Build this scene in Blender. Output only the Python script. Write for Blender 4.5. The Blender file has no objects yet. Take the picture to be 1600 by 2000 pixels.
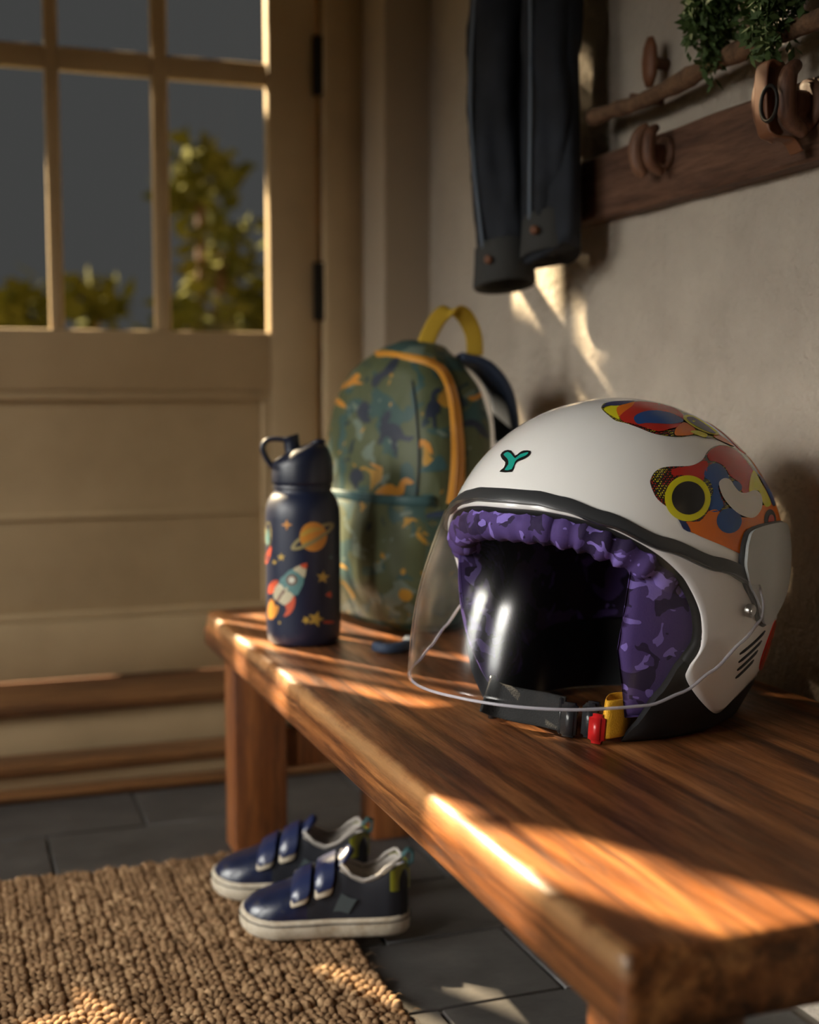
import bpy, bmesh, math, random
from math import sin, cos, pi, radians as R, sqrt, atan2
from mathutils import Vector, Matrix, noise
from mathutils.bvhtree import BVHTree
from mathutils.geometry import delaunay_2d_cdt

random.seed(7)
scene = bpy.context.scene
COL = scene.collection

# ------------------------------------------------------------------ camera
F_PX, PITCH, YAW, CAM_H = 2550.0, math.atan(230 / 2550), R(19.7), 0.54
cam_d = bpy.data.cameras.new('camera')
cam_d.sensor_fit = 'HORIZONTAL'
cam_d.sensor_width = 36
cam_d.lens = F_PX / 1600 * 36
cam_d.clip_start = 0.02
cam_d.dof.use_dof = True
cam_d.dof.focus_distance = 0.97
cam_d.dof.aperture_fstop = 5.0
cam = bpy.data.objects.new('camera', cam_d)
cam.location = (0, 0, CAM_H)
cam.rotation_euler = (pi / 2 - PITCH, 0, -YAW)
COL.objects.link(cam)
scene.camera = cam

# ------------------------------------------------------------------ world, sun, window light
world = bpy.data.worlds.new('world')
scene.world = world
world.use_nodes = True
bg = world.node_tree.nodes['Background']
bg.inputs[0].default_value = (1.0, 0.98, 0.96, 1)
bg.inputs[1].default_value = 0.062

SUN_DIR = Vector((0.45, -0.89, -0.64)).normalized()
sd = bpy.data.lights.new('sun', 'SUN')
sd.energy = 40.0
sd.angle = R(0.6)
sd.color = (1.0, 0.76, 0.48)
so = bpy.data.objects.new('sun', sd)
so.rotation_euler = SUN_DIR.to_track_quat('-Z', 'Y').to_euler()
so.location = (-2, 5, 3)
COL.objects.link(so)


def area(name, loc, to, sx, sy, power, color, spread=180):
    d = bpy.data.lights.new(name, 'AREA')
    d.shape = 'RECTANGLE'
    d.size, d.size_y, d.energy, d.color = sx, sy, power, color
    d.spread = R(spread)
    o = bpy.data.objects.new(name, d)
    o.location = loc
    o.rotation_euler = (Vector(to) - Vector(loc)).to_track_quat('-Z', 'Y').to_euler()
    COL.objects.link(o)
    return o


# daylight of the left-wall windows; the lamp nearest the camera is added helmet fill
for wy, ty, pw_, sp_ in ((0.20, 0.85, 4.6, 60), (1.00, 1.05, 4.2, 52), (1.50, 1.72, 4.0, 52)):
    area('window_daylight', (-1.42, wy, 0.82), (0.3, ty, 0.0), 0.30, 0.76, pw_, (1.0, 0.95, 0.88), sp_)

vs = scene.view_settings
vs.view_transform = 'Standard'
vs.look = 'None'
vs.exposure = 0.0
vs.gamma = 1.0
vs.use_curve_mapping = False

# ------------------------------------------------------------------ camera maths for placing marks on surfaces
FW = Vector((sin(YAW) * cos(PITCH), cos(YAW) * cos(PITCH), -sin(PITCH)))
RT = Vector((cos(YAW), -sin(YAW), 0))
UP = RT.cross(FW)
CAM = Vector((0, 0, CAM_H))


def ray(u, v):
    return (FW + RT * ((u - 800) / F_PX) + UP * ((1000 - v) / F_PX)).normalized()


def onp(u, v, axis, val):
    d = ray(u, v)
    return CAM + d * ((val - CAM[axis]) / d[axis])


# ------------------------------------------------------------------ helpers
def tag(o, label=None, cat=None, group=None, kind=None):
    if label: o['label'] = label
    if cat: o['category'] = cat
    if group: o['group'] = group
    if kind: o['kind'] = kind
    return o


def link(o, parent=None):
    COL.objects.link(o)
    if parent is not None: o.parent = parent
    return o


def empty(name, loc=(0, 0, 0), rz=0.0):
    o = bpy.data.objects.new(name, None)
    o.empty_display_size = 0.02
    o.location = loc
    o.rotation_euler = (0, 0, rz)
    return link(o)


def mk(name, verts, faces, mat=None, parent=None, smooth=True, angle=None):
    me = bpy.data.meshes.new(name)
    me.from_pydata([tuple(v) for v in verts], [], faces)
    bm = bmesh.new(); bm.from_mesh(me)
    bmesh.ops.recalc_face_normals(bm, faces=bm.faces)
    bm.to_mesh(me); bm.free()
    if smooth:
        me.shade_smooth()
        if angle: me.set_sharp_from_angle(angle=R(angle))
    else:
        me.shade_flat()
    if mat: me.materials.append(mat)
    return link(bpy.data.objects.new(name, me), parent)


def mod(o, kind, **kw):
    m = o.modifiers.new(kind.lower(), kind)
    for k, v in kw.items(): setattr(m, k, v)
    return m


def grid_faces(n, m, wrap_m=False, wrap_n=False):
    f = []
    for i in range(n if wrap_n else n - 1):
        for j in range(m if wrap_m else m - 1):
            i2, j2 = (i + 1) % n, (j + 1) % m
            f.append((i * m + j, i2 * m + j, i2 * m + j2, i * m + j2))
    return f


def box(name, lo, hi, mat, parent=None, bev=0.004, seg=2):
    bm = bmesh.new()
    bmesh.ops.create_cube(bm, size=1)
    for v in bm.verts:
        v.co = Vector([(lo[k] + hi[k]) / 2 + v.co[k] * (hi[k] - lo[k]) for k in range(3)])
    if bev:
        bmesh.ops.bevel(bm, geom=bm.edges[:], offset=bev, segments=seg, profile=0.5, affect='EDGES')
    me = bpy.data.meshes.new(name)
    bm.to_mesh(me); bm.free()
    me.shade_smooth(); me.set_sharp_from_angle(angle=R(40))
    me.materials.append(mat)
    return link(bpy.data.objects.new(name, me), parent)


def catmull(pts, n=6, closed=True):
    out, L = [], len(pts)
    P = [Vector(p) for p in pts]
    rng = range(L) if closed else range(L - 1)
    for i in rng:
        if closed:
            a, b, c, d = P[i - 1], P[i], P[(i + 1) % L], P[(i + 2) % L]
        else:
            a, b, c, d = P[max(i - 1, 0)], P[i], P[i + 1], P[min(i + 2, L - 1)]
        for k in range(n):
            t = k / n
            out.append(0.5 * ((2 * b) + (c - a) * t + (2 * a - 5 * b + 4 * c - d) * t * t + (3 * b - a - 3 * c + d) * t ** 3))
    if not closed: out.append(P[-1])
    return out


def interp(tab, x):
    if x <= tab[0][0]: return tab[0][1]
    for (x0, y0), (x1, y1) in zip(tab, tab[1:]):
        if x <= x1:
            t = (x - x0) / (x1 - x0)
            t = t * t * (3 - 2 * t) * 0.5 + t * 0.5
            return y0 + (y1 - y0) * t
    return tab[-1][1]


def sweep(path, radii, seg=10, closed=False, flat=None, up=Vector((0, 0, 1))):
    """tube along path; radii a number or list; flat=(half width along up, half thickness) makes a ribbon"""
    P = [Vector(p) for p in path]
    n = len(P)
    V = []
    for i, p in enumerate(P):
        a = P[i - 1] if (i > 0 or closed) else p
        b = P[(i + 1) % n] if (i < n - 1 or closed) else p
        t = (b - a)
        t = t.normalized() if t.length > 1e-9 else Vector((0, 1, 0))
        u_ = up[i] if isinstance(up, list) else up
        s = t.cross(u_)
        if s.length < 1e-4: s = t.cross(Vector((1, 0.1, 0)))
        s.normalize()
        w = s.cross(t).normalized()
        r = radii[i] if isinstance(radii, (list, tuple)) else radii
        for k in range(seg):
            an = 2 * pi * k / seg
            if flat:
                c_, s_ = cos(an), sin(an)
                ex = 0.45
                q = s * (math.copysign(abs(c_) ** ex, c_) * flat[1]) + w * (math.copysign(abs(s_) ** ex, s_) * flat[0])
                V.append(p + q * (r if r else 1))
            else:
                V.append(p + s * (cos(an) * r) + w * (sin(an) * r))
    Fc = grid_faces(n, seg, wrap_m=True, wrap_n=closed)
    if not closed:
        Fc.append(tuple(range(seg - 1, -1, -1)))
        Fc.append(tuple((n - 1) * seg + k for k in range(seg)))
    return V, Fc


def lathe(prof, seg=48):
    V = []
    for (r, z) in prof:
        for k in range(seg):
            a = 2 * pi * k / seg
            V.append(Vector((r * cos(a), r * sin(a), z)))
    Fc = grid_faces(len(prof), seg, wrap_m=True)
    Fc.append(tuple(range(seg - 1, -1, -1)))
    Fc.append(tuple((len(prof) - 1) * seg + k for k in range(seg)))
    return V, Fc


def inside(p, poly):
    x, y = p[0], p[1]
    c = False
    n = len(poly)
    for i in range(n):
        x1, y1 = poly[i][0], poly[i][1]
        x2, y2 = poly[i - 1][0], poly[i - 1][1]
        if (y1 > y) != (y2 > y) and x < (x2 - x1) * (y - y1) / (y2 - y1) + x1:
            c = not c
    return c


def fill2d(poly, step):
    """triangulated filling of a 2D outline with interior points"""
    B = [Vector((p[0], p[1])) for p in poly]
    xs = [p.x for p in B]; ys = [p.y for p in B]
    pts = list(B)
    x = min(xs) + step * 0.5
    while x < max(xs):
        y = min(ys) + step * 0.5
        while y < max(ys):
            q = Vector((x, y))
            if inside(q, B) and min((q - b).length for b in B) > step * 0.45:
                pts.append(q)
            y += step
        x += step
    ed = [(i, (i + 1) % len(B)) for i in range(len(B))]
    v, e, f, *_ = delaunay_2d_cdt(pts, ed, [tuple(range(len(B)))], 1, 1e-5, False)
    f = [t for t in f if inside((v[t[0]] + v[t[1]] + v[t[2]]) / 3, B)]
    return v, f


class Surface:
    """a finished surface that printed marks can be laid onto"""
    def __init__(self, verts, faces, M):
        self.M, self.Mi = M, M.inverted()
        W = [M @ Vector(v) for v in verts]
        self.bvh = BVHTree.FromPolygons(W, faces)
        self.cen = sum(W, Vector()) / len(W)

    def hit(self, u, v, off):
        d = ray(u, v)
        h = self.bvh.ray_cast(CAM, d)
        if h[0] is None:
            t = (self.cen - CAM).normalized()
            lo, hi = 0.0, 1.0
            for _ in range(14):
                m = (lo + hi) / 2
                q = self.bvh.ray_cast(CAM, d.lerp(t, m).normalized())
                if q[0] is None: lo = m
                else: hi, h = m, q
        p, nrm = h[0], h[1]
        if p is None: return None
        if nrm.dot(d) > 0: nrm = -nrm
        return self.Mi @ (p + nrm * off)

    def mark(self, name, poly, mat, parent, off=0.0003, step=9, smooth=4, label=None):
        B = catmull([Vector((a, b)) for a, b in poly], smooth) if smooth else [Vector((a, b)) for a, b in poly]
        v, f = fill2d(B, step)
        V = [self.hit(p.x, p.y, off) for p in v]
        o = mk(name, V, [tuple(t) for t in f], mat, parent)
        if label: o['label'] = label
        return o


# ------------------------------------------------------------------ materials
def pbsdf(name, color=(0.5, 0.5, 0.5), rough=0.6, metal=0.0, spec=0.5, coat=0.0, sheen=0.0):
    m = bpy.data.materials.new(name)
    m.use_nodes = True
    b = m.node_tree.nodes['Principled BSDF']
    b.inputs['Base Color'].default_value = (*color, 1)
    b.inputs['Roughness'].default_value = rough
    b.inputs['Metallic'].default_value = metal
    b.inputs['Specular IOR Level'].default_value = spec
    b.inputs['Coat Weight'].default_value = coat
    b.inputs['Coat Roughness'].default_value = 0.08
    if sheen: b.inputs['Sheen Weight'].default_value = sheen
    return m


def nd(m, t, **kw):
    n = m.node_tree.nodes.new(t)
    for k, v in kw.items():
        if k in n.inputs: n.inputs[k].default_value = v
        else: setattr(n, k, v)
    return n


def ln(m, a, b):
    m.node_tree.links.new(a, b)


def coords(m, scale=(1, 1, 1), rot=(0, 0, 0)):
    tc = nd(m, 'ShaderNodeTexCoord')
    mp = nd(m, 'ShaderNodeMapping')
    mp.inputs['Scale'].default_value = scale
    mp.inputs['Rotation'].default_value = rot
    ln(m, tc.outputs['Object'], mp.inputs['Vector'])
    return mp.outputs[0]


def tex_noise(m, vec, scale, detail=4, rough=0.6, dist=0.0):
    n = nd(m, 'ShaderNodeTexNoise')
    n.inputs['Scale'].default_value = scale
    n.inputs['Detail'].default_value = detail
    n.inputs['Roughness'].default_value = rough
    n.inputs['Distortion'].default_value = dist
    ln(m, vec, n.inputs['Vector'])
    return n.outputs['Fac']


def ramp(m, fac, stops, interp_='LINEAR'):
    r = nd(m, 'ShaderNodeValToRGB')
    r.color_ramp.interpolation = interp_
    el = r.color_ramp.elements
    while len(el) < len(stops): el.new(0.5)
    for e, (p, c) in zip(el, stops):
        e.position = p
        e.color = (*c, 1)
    ln(m, fac, r.inputs['Fac'])
    return r.outputs['Color']


def bump(m, height, strength, dist=0.002):
    b = nd(m, 'ShaderNodeBump')
    b.inputs['Strength'].default_value = strength
    b.inputs['Distance'].default_value = dist
    ln(m, height, b.inputs['Height'])
    ln(m, b.outputs[0], m.node_tree.nodes['Principled BSDF'].inputs['Normal'])


def base(m, col):
    ln(m, col, m.node_tree.nodes['Principled BSDF'].inputs['Base Color'])


def mixc(m, fac, a, b, mode='MIX'):
    x = nd(m, 'ShaderNodeMix', data_type='RGBA', blend_type=mode)
    if isinstance(fac, (int, float)): x.inputs[0].default_value = fac
    else: ln(m, fac, x.inputs[0])
    for s, q in ((6, a), (7, b)):
        if isinstance(q, tuple): x.inputs[s].default_value = (*q, 1)
        else: ln(m, q, x.inputs[s])
    return x.outputs[2]


def wood(name, c0, c1, c2, axis='Y', rough=0.38, scale=1.0, bmp=0.25, coat=0.0):
    m = pbsdf(name, rough=rough, coat=coat)
    s = {'X': (2.0, 22, 22), 'Y': (22, 2.0, 22), 'Z': (22, 22, 2.0)}[axis]
    v = coords(m, tuple(q * scale for q in s))
    n1 = tex_noise(m, v, 1.3, 6, 0.62, 0.6)
    n2 = tex_noise(m, v, 7.0, 5, 0.7, 0.2)
    v2 = coords(m)
    n3 = tex_noise(m, v2, 6.0, 3, 0.6)
    c = ramp(m, n1, [(0.30, c0), (0.5, c1), (0.70, c2)])
    c = mixc(m, 0.45, c, ramp(m, n2, [(0.35, (0.12, 0.10, 0.09)), (0.55, (1, 1, 1))]), 'MULTIPLY')
    c = mixc(m, 0.35, c, ramp(m, n3, [(0.3, (0.35, 0.3, 0.28)), (0.7, (1, 1, 1))]), 'MULTIPLY')
    base(m, c)
    bump(m, n2, bmp, 0.0015)
    rr = ramp(m, n2, [(0.3, (rough + 0.2,) * 3), (0.7, (rough - 0.08,) * 3)])
    ln(m, rr, m.node_tree.nodes['Principled BSDF'].inputs['Roughness'])
    return m


def camo(name, ground, layers, rough=0.75, bmp=0.0, stretch=(1, 1, 1), spec=0.3):
    """ground colour with hard-edged blotches; a layer is (colour, threshold, scale, seed)"""
    m = pbsdf(name, rough=rough, spec=spec)
    v = coords(m, stretch)
    col = ground
    for (c, th, sc, sd_) in layers:
        mp = nd(m, 'ShaderNodeMapping')
        mp.inputs['Location'].default_value = (sd_, sd_ * 1.7, -sd_)
        ln(m, v, mp.inputs['Vector'])
        n = tex_noise(m, mp.outputs[0], sc, 2.0, 0.5, 0.7)
        col = mixc(m, ramp(m, n, [(0.0, (0, 0, 0)), (th, (1, 1, 1))], 'CONSTANT'), col, c)
    base(m, col)
    if bmp:
        bump(m, tex_noise(m, v, 900, 2), bmp, 0.0006)
    return m


M = {}
# plaster of the right wall
M['plaster'] = pbsdf('plaster', (0.42, 0.36, 0.285), 0.9, spec=0.2)
_v = coords(M['plaster'])
_a = tex_noise(M['plaster'], _v, 95, 6, 0.6)
_b = tex_noise(M['plaster'], _v, 9, 4, 0.6)
base(M['plaster'], ramp(M['plaster'], _b, [(0.3, (0.45, 0.39, 0.32)), (0.7, (0.57, 0.50, 0.41))]))
bump(M['plaster'], _a, 1.0, 0.010)
# painted joinery
M['cream'] = pbsdf('cream_paint', (0.46, 0.36, 0.22), 0.55)
_v = coords(M['cream'])
base(M['cream'], ramp(M['cream'], tex_noise(M['cream'], _v, 5, 4), [(0.3, (0.43, 0.32, 0.185)), (0.7, (0.54, 0.41, 0.245))]))
bump(M['cream'], tex_noise(M['cream'], coords(M['cream'], (6, 6, 60)), 6, 3), 0.1, 0.001)
M['wall_paint'] = pbsdf('wall_paint', (0.40, 0.33, 0.25), 0.85)
M['dark_paint'] = pbsdf('dark_paint', (0.07, 0.055, 0.045), 0.85)
M['slate'] = pbsdf('slate', (0.05, 0.05, 0.05), 0.5)
_v = coords(M['slate'])
_a = tex_noise(M['slate'], _v, 14, 7, 0.65)
base(M['slate'], ramp(M['slate'], _a, [(0.3, (0.027, 0.025, 0.024)), (0.55, (0.050, 0.046, 0.044)), (0.75, (0.078, 0.070, 0.064))]))
bump(M['slate'], _a, 0.5, 0.004)
M['grout'] = pbsdf('grout', (0.13, 0.11, 0.09), 0.95)
M['bench'] = wood('bench_wood', (0.060, 0.018, 0.006), (0.23, 0.080, 0.023), (0.48, 0.205, 0.066), 'Y', 0.36, 1.0, 0.45)
_m = M['bench']
_prev = _m.node_tree.nodes['Principled BSDF'].inputs['Base Color'].links[0].from_socket
_st = ramp(_m, tex_noise(_m, coords(_m, (38, 1.2, 38)), 2.2, 5, 0.7, 0.4), [(0.40, (0.16, 0.12, 0.10)), (0.53, (1, 1, 1))])
_c = mixc(_m, 0.75, _prev, _st, 'MULTIPLY')
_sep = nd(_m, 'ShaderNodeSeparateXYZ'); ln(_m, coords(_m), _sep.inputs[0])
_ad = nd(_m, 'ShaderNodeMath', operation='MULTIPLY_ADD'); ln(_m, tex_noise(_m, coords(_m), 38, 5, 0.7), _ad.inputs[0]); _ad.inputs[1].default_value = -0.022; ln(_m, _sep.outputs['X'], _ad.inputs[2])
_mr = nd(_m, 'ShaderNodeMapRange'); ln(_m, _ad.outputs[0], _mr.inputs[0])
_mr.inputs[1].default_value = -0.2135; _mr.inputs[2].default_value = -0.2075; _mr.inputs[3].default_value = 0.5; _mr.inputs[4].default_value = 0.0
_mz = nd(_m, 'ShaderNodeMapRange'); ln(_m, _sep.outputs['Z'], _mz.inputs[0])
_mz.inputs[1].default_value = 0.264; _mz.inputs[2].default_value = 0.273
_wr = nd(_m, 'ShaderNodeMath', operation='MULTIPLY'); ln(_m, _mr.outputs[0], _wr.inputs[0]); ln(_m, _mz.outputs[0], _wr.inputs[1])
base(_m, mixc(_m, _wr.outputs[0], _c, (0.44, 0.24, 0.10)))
M['leg'] = wood('leg_wood', (0.12, 0.036, 0.010), (0.24, 0.080, 0.022), (0.34, 0.13, 0.04), 'Z', 0.42, 0.8, 0.2)
M['step_wood'] = wood('step_wood', (0.10, 0.042, 0.014), (0.19, 0.080, 0.025), (0.28, 0.13, 0.045), 'X', 0.5, 0.8, 0.2)
M['rail'] = wood('rail_wood', (0.060, 0.026, 0.014), (0.12, 0.055, 0.030), (0.19, 0.095, 0.055), 'Y', 0.6, 1.6, 0.5)
M['peg'] = wood('peg_wood', (0.10, 0.040, 0.020), (0.17, 0.075, 0.040), (0.24, 0.12, 0.065), 'Z', 0.55, 1.0, 0.3)
M['bark'] = pbsdf('bark', (0.13, 0.07, 0.035), 0.9)
_v = coords(M['bark'])
_a = tex_noise(M['bark'], _v, 60, 6, 0.7)
base(M['bark'], ramp(M['bark'], _a, [(0.3, (0.06, 0.03, 0.015)), (0.7, (0.22, 0.12, 0.06))]))
bump(M['bark'], _a, 0.8, 0.004)
M['iron'] = pbsdf('dark_iron', (0.02, 0.018, 0.016), 0.5, 0.6)
M['jute'] = pbsdf('jute', (0.3, 0.2, 0.11), 0.9, spec=0.15)
_v = coords(M['jute'])
_a = tex_noise(M['jute'], _v, 45, 5, 0.6)
_b = tex_noise(M['jute'], _v, 420, 4, 0.7)
_c = mixc(M['jute'], 0.6, ramp(M['jute'], _a, [(0.28, (0.16, 0.090, 0.046)), (0.5, (0.31, 0.185, 0.098)), (0.72, (0.52, 0.34, 0.19))]),
          ramp(M['jute'], _b, [(0.3, (0.4, 0.36, 0.3)), (0.65, (1, 1, 1))]), 'MULTIPLY')
base(M['jute'], _c)
bump(M['jute'], _b, 0.8, 0.002)
M['glass'] = pbsdf('pane_glass', (1, 1, 1), 0.05)


def clear(m, gloss_rough, tint, ior=1.45, facing_boost=0.0):
    nt = m.node_tree
    nt.nodes.remove(nt.nodes['Principled BSDF'])
    tr = nd(m, 'ShaderNodeBsdfTransparent'); tr.inputs[0].default_value = (*tint, 1)
    gl = nd(m, 'ShaderNodeBsdfGlossy'); gl.inputs['Roughness'].default_value = gloss_rough
    gl.inputs['Color'].default_value = (1, 1, 1, 1)
    lw = nd(m, 'ShaderNodeLayerWeight'); lw.inputs[0].default_value = 0.5
    pw = nd(m, 'ShaderNodeMath', operation='POWER'); ln(m, lw.outputs['Facing'], pw.inputs[0]); pw.inputs[1].default_value = 5.0
    f0 = ((ior - 1) / (ior + 1)) ** 2
    fr = nd(m, 'ShaderNodeMath', operation='MULTIPLY_ADD'); ln(m, pw.outputs[0], fr.inputs[0]); fr.inputs[1].default_value = 0.7; fr.inputs[2].default_value = f0
    mx = nd(m, 'ShaderNodeMixShader')
    ln(m, fr.outputs[0], mx.inputs[0]); ln(m, tr.outputs[0], mx.inputs[1]); ln(m, gl.outputs[0], mx.inputs[2])
    ln(m, mx.outputs[0], nt.nodes['Material Output'].inputs['Surface'])


clear(M['glass'], 0.02, (0.93, 0.95, 0.95))
M['visor'] = pbsdf('visor_plastic', (1, 1, 1), 0.03)
clear(M['visor'], 0.15, (0.975, 0.975, 0.98), 1.30)
M['visor_edge'] = pbsdf('visor_edge', (0.62, 0.60, 0.66), 0.25)
M['visor_edge'].node_tree.nodes['Principled BSDF'].inputs['Alpha'].default_value = 0.55
# helmet
M['shell'] = pbsdf('white_gloss', (0.84, 0.82, 0.79), 0.18, coat=0.6)
M['rubber'] = pbsdf('black_rubber', (0.011, 0.011, 0.012), 0.6, spec=0.3)
M['strip'] = pbsdf('dark_grey_strip', (0.035, 0.036, 0.038), 0.35)
M['plate'] = pbsdf('grey_plate', (0.42, 0.435, 0.43), 0.30, coat=0.3)
M['steel'] = pbsdf('steel', (0.45, 0.43, 0.40), 0.3, 1.0)
M['slot'] = pbsdf('vent_dark', (0.012, 0.013, 0.016), 0.6)
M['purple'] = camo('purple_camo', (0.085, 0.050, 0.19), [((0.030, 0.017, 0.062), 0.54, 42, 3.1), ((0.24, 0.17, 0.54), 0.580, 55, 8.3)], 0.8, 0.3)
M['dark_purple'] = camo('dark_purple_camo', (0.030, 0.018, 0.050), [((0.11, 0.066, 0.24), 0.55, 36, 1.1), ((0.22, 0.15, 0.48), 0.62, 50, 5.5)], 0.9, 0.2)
M['web_black'] = pbsdf('black_webbing', (0.011, 0.011, 0.011), 0.85)
bump(M['web_black'], tex_noise(M['web_black'], coords(M['web_black'], (1, 1, 1)), 900, 2), 0.8, 0.001)
M['plastic_black'] = pbsdf('black_plastic', (0.02, 0.02, 0.022), 0.25)
M['red_plastic'] = pbsdf('red_plastic', (0.42, 0.012, 0.012), 0.3)
M['web_yellow'] = pbsdf('yellow_webbing', (0.72, 0.36, 0.012), 0.7)
bump(M['web_yellow'], tex_noise(M['web_yellow'], coords(M['web_yellow']), 900, 2), 0.6, 0.001)
for n_, c_ in dict(p_red=(0.50, 0.022, 0.014), p_orange=(0.72, 0.165, 0.010), p_yellow=(0.66, 0.60, 0.012), p_blue=(0.012, 0.072, 0.26),
                   p_black=(0.010, 0.010, 0.011), p_white=(0.74, 0.71, 0.67), p_teal=(0.012, 0.33, 0.26), p_navy=(0.012, 0.03, 0.12)).items():
    M[n_] = pbsdf('print_' + n_[2:], c_, 0.25, coat=0.15, spec=0.35)
# halftone dots of the decal ground
M['halftone'] = pbsdf('print_halftone', (0.02, 0.02, 0.02), 0.22, coat=0.5)
_v = coords(M['halftone'])
_vo = nd(M['halftone'], 'ShaderNodeTexVoronoi'); _vo.inputs['Scale'].default_value = 620; _vo.inputs['Randomness'].default_value = 0.25
ln(M['halftone'], _v, _vo.inputs['Vector'])
_d = ramp(M['halftone'], _vo.outputs['Distance'], [(0.0, (1, 1, 1)), (0.36, (0, 0, 0))], 'CONSTANT')
_cc = ramp(M['halftone'], tex_noise(M['halftone'], _v, 45, 2), [(0.0, (0.45, 0.02, 0.015)), (0.5, (0.6, 0.52, 0.012))], 'CONSTANT')
base(M['halftone'], mixc(M['halftone'], _d, (0.016, 0.015, 0.012), _cc))
# bottle
M['bottle'] = pbsdf('navy_paint', (0.012, 0.020, 0.060), 0.42)
_v = coords(M['bottle'], (1, 1, 1))
_a = tex_noise(M['bottle'], _v, 130, 6, 0.75)
_sx = nd(M['bottle'], 'ShaderNodeSeparateXYZ'); ln(M['bottle'], coords(M['bottle']), _sx.inputs[0])
_rz = ramp(M['bottle'], _sx.outputs['Z'], [(0.0, (0.95,) * 3), (0.012, (1, 1, 1)), (0.022, (0.80,) * 3), (0.125, (0.82,) * 3), (0.142, (1,) * 3), (0.150, (0.82,) * 3)])
_mm = nd(M['bottle'], 'ShaderNodeMath', operation='MULTIPLY'); ln(M['bottle'], _a, _mm.inputs[0]); ln(M['bottle'], _rz, _mm.inputs[1])
_spk = ramp(M['bottle'], _mm.outputs[0], [(0.625, (0, 0, 0)), (0.66, (1, 1, 1))])
base(M['bottle'], mixc(M['bottle'], _spk, (0.007, 0.011, 0.032), (0.20, 0.14, 0.08)))
M['cap'] = pbsdf('navy_plastic', (0.006, 0.009, 0.024), 0.4)
for n_, c_ in dict(b_orange=(0.50, 0.20, 0.022), b_gold=(0.42, 0.27, 0.045), b_ring=(0.24, 0.20, 0.085), b_red=(0.46, 0.060, 0.018), b_teal=(0.075, 0.17, 0.17),
                   b_cream=(0.42, 0.37, 0.25), b_brown=(0.13, 0.07, 0.05), b_white=(0.5, 0.5, 0.42)).items():
    M[n_] = pbsdf('paint_' + n_[2:], c_, 0.5)
# backpack
M['bag'] = camo('green_camo', (0.066, 0.078, 0.036), [((0.030, 0.066, 0.060), 0.55, 20, 2.2), ((0.014, 0.028, 0.036), 0.65, 26, 5.0), ((0.11, 0.14, 0.11), 0.62, 30, 7.7), ((0.34, 0.18, 0.022), 0.665, 34, 9.1)], 0.58, 0.0, (1, 1, 1.2), 0.35)
_f = tex_noise(M['bag'], coords(M['bag'], (1, 1, 0.45)), 16, 2, 0.5, 0.6)
bump(M['bag'], _f, 0.9, 0.012)
M['bag_navy'] = pbsdf('navy_print', (0.010, 0.016, 0.032), 0.6)
M['bag_orange'] = pbsdf('orange_print', (0.46, 0.19, 0.018), 0.6)
M['bag_teal'] = pbsdf('teal_print', (0.020, 0.065, 0.070), 0.6)
M['bag_lime'] = pbsdf('lime_print', (0.33, 0.30, 0.035), 0.6)
M['zip'] = pbsdf('mustard_zip', (0.50, 0.21, 0.012), 0.6)
bump(M['zip'], tex_noise(M['zip'], coords(M['zip'], (1, 1, 1)), 500, 2), 0.5, 0.001)
M['zip_dark'] = pbsdf('zip_teeth', (0.30, 0.11, 0.008), 0.5)
M['handle'] = pbsdf('yellow_handle', (0.42, 0.26, 0.012), 0.8)
M['strap_navy'] = pbsdf('navy_webbing', (0.010, 0.022, 0.050), 0.75)
M['mesh_cord'] = pbsdf('green_mesh', (0.045, 0.085, 0.060), 0.7)
# shoes
M['shoe'] = pbsdf('navy_leather', (0.010, 0.016, 0.050), 0.30, coat=0.1)
_v = coords(M['shoe'])
_a = tex_noise(M['shoe'], _v, 70, 6, 0.7)
base(M['shoe'], ramp(M['shoe'], _a, [(0.35, (0.005, 0.008, 0.025)), (0.60, (0.008, 0.013, 0.042)), (0.72, (0.07, 0.06, 0.045))]))
bump(M['shoe'], _a, 0.25, 0.002)
M['shoe_side'] = pbsdf('navy_suede', (0.005, 0.006, 0.012), 0.75)
M['shoe_strap'] = pbsdf('blue_strap', (0.010, 0.016, 0.056), 0.32, coat=0.15)
M['sole'] = pbsdf('white_sole', (0.46, 0.40, 0.31), 0.7)
_v = coords(M['sole'])
base(M['sole'], ramp(M['sole'], tex_noise(M['sole'], _v, 60, 6, 0.7), [(0.3, (0.30, 0.235, 0.155)), (0.6, (0.50, 0.44, 0.35))]))
M['lining'] = pbsdf('grey_lining', (0.34, 0.31, 0.28), 0.85)
M['lime'] = pbsdf('lime_heel', (0.24, 0.24, 0.015), 0.5)
M['shoe_patch'] = pbsdf('grey_patch', (0.045, 0.060, 0.066), 0.6)
# jacket
M['denim'] = pbsdf('dark_denim', (0.012, 0.016, 0.026), 0.85)
_v = coords(M['denim'])
_a = tex_noise(M['denim'], _v, 14, 5, 0.65)
base(M['denim'], ramp(M['denim'], _a, [(0.35, (0.005, 0.007, 0.011)), (0.7, (0.016, 0.021, 0.032))]))
bump(M['denim'], tex_noise(M['denim'], _v, 700, 2), 0.6, 0.001)
M['denim_light'] = pbsdf('worn_denim_seam', (0.13, 0.16, 0.20), 0.9)
M['cuff_grey'] = pbsdf('charcoal_cuff', (0.030, 0.030, 0.028), 0.9)
M['leather'] = pbsdf('brown_leather', (0.15, 0.055, 0.022), 0.6)
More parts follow.
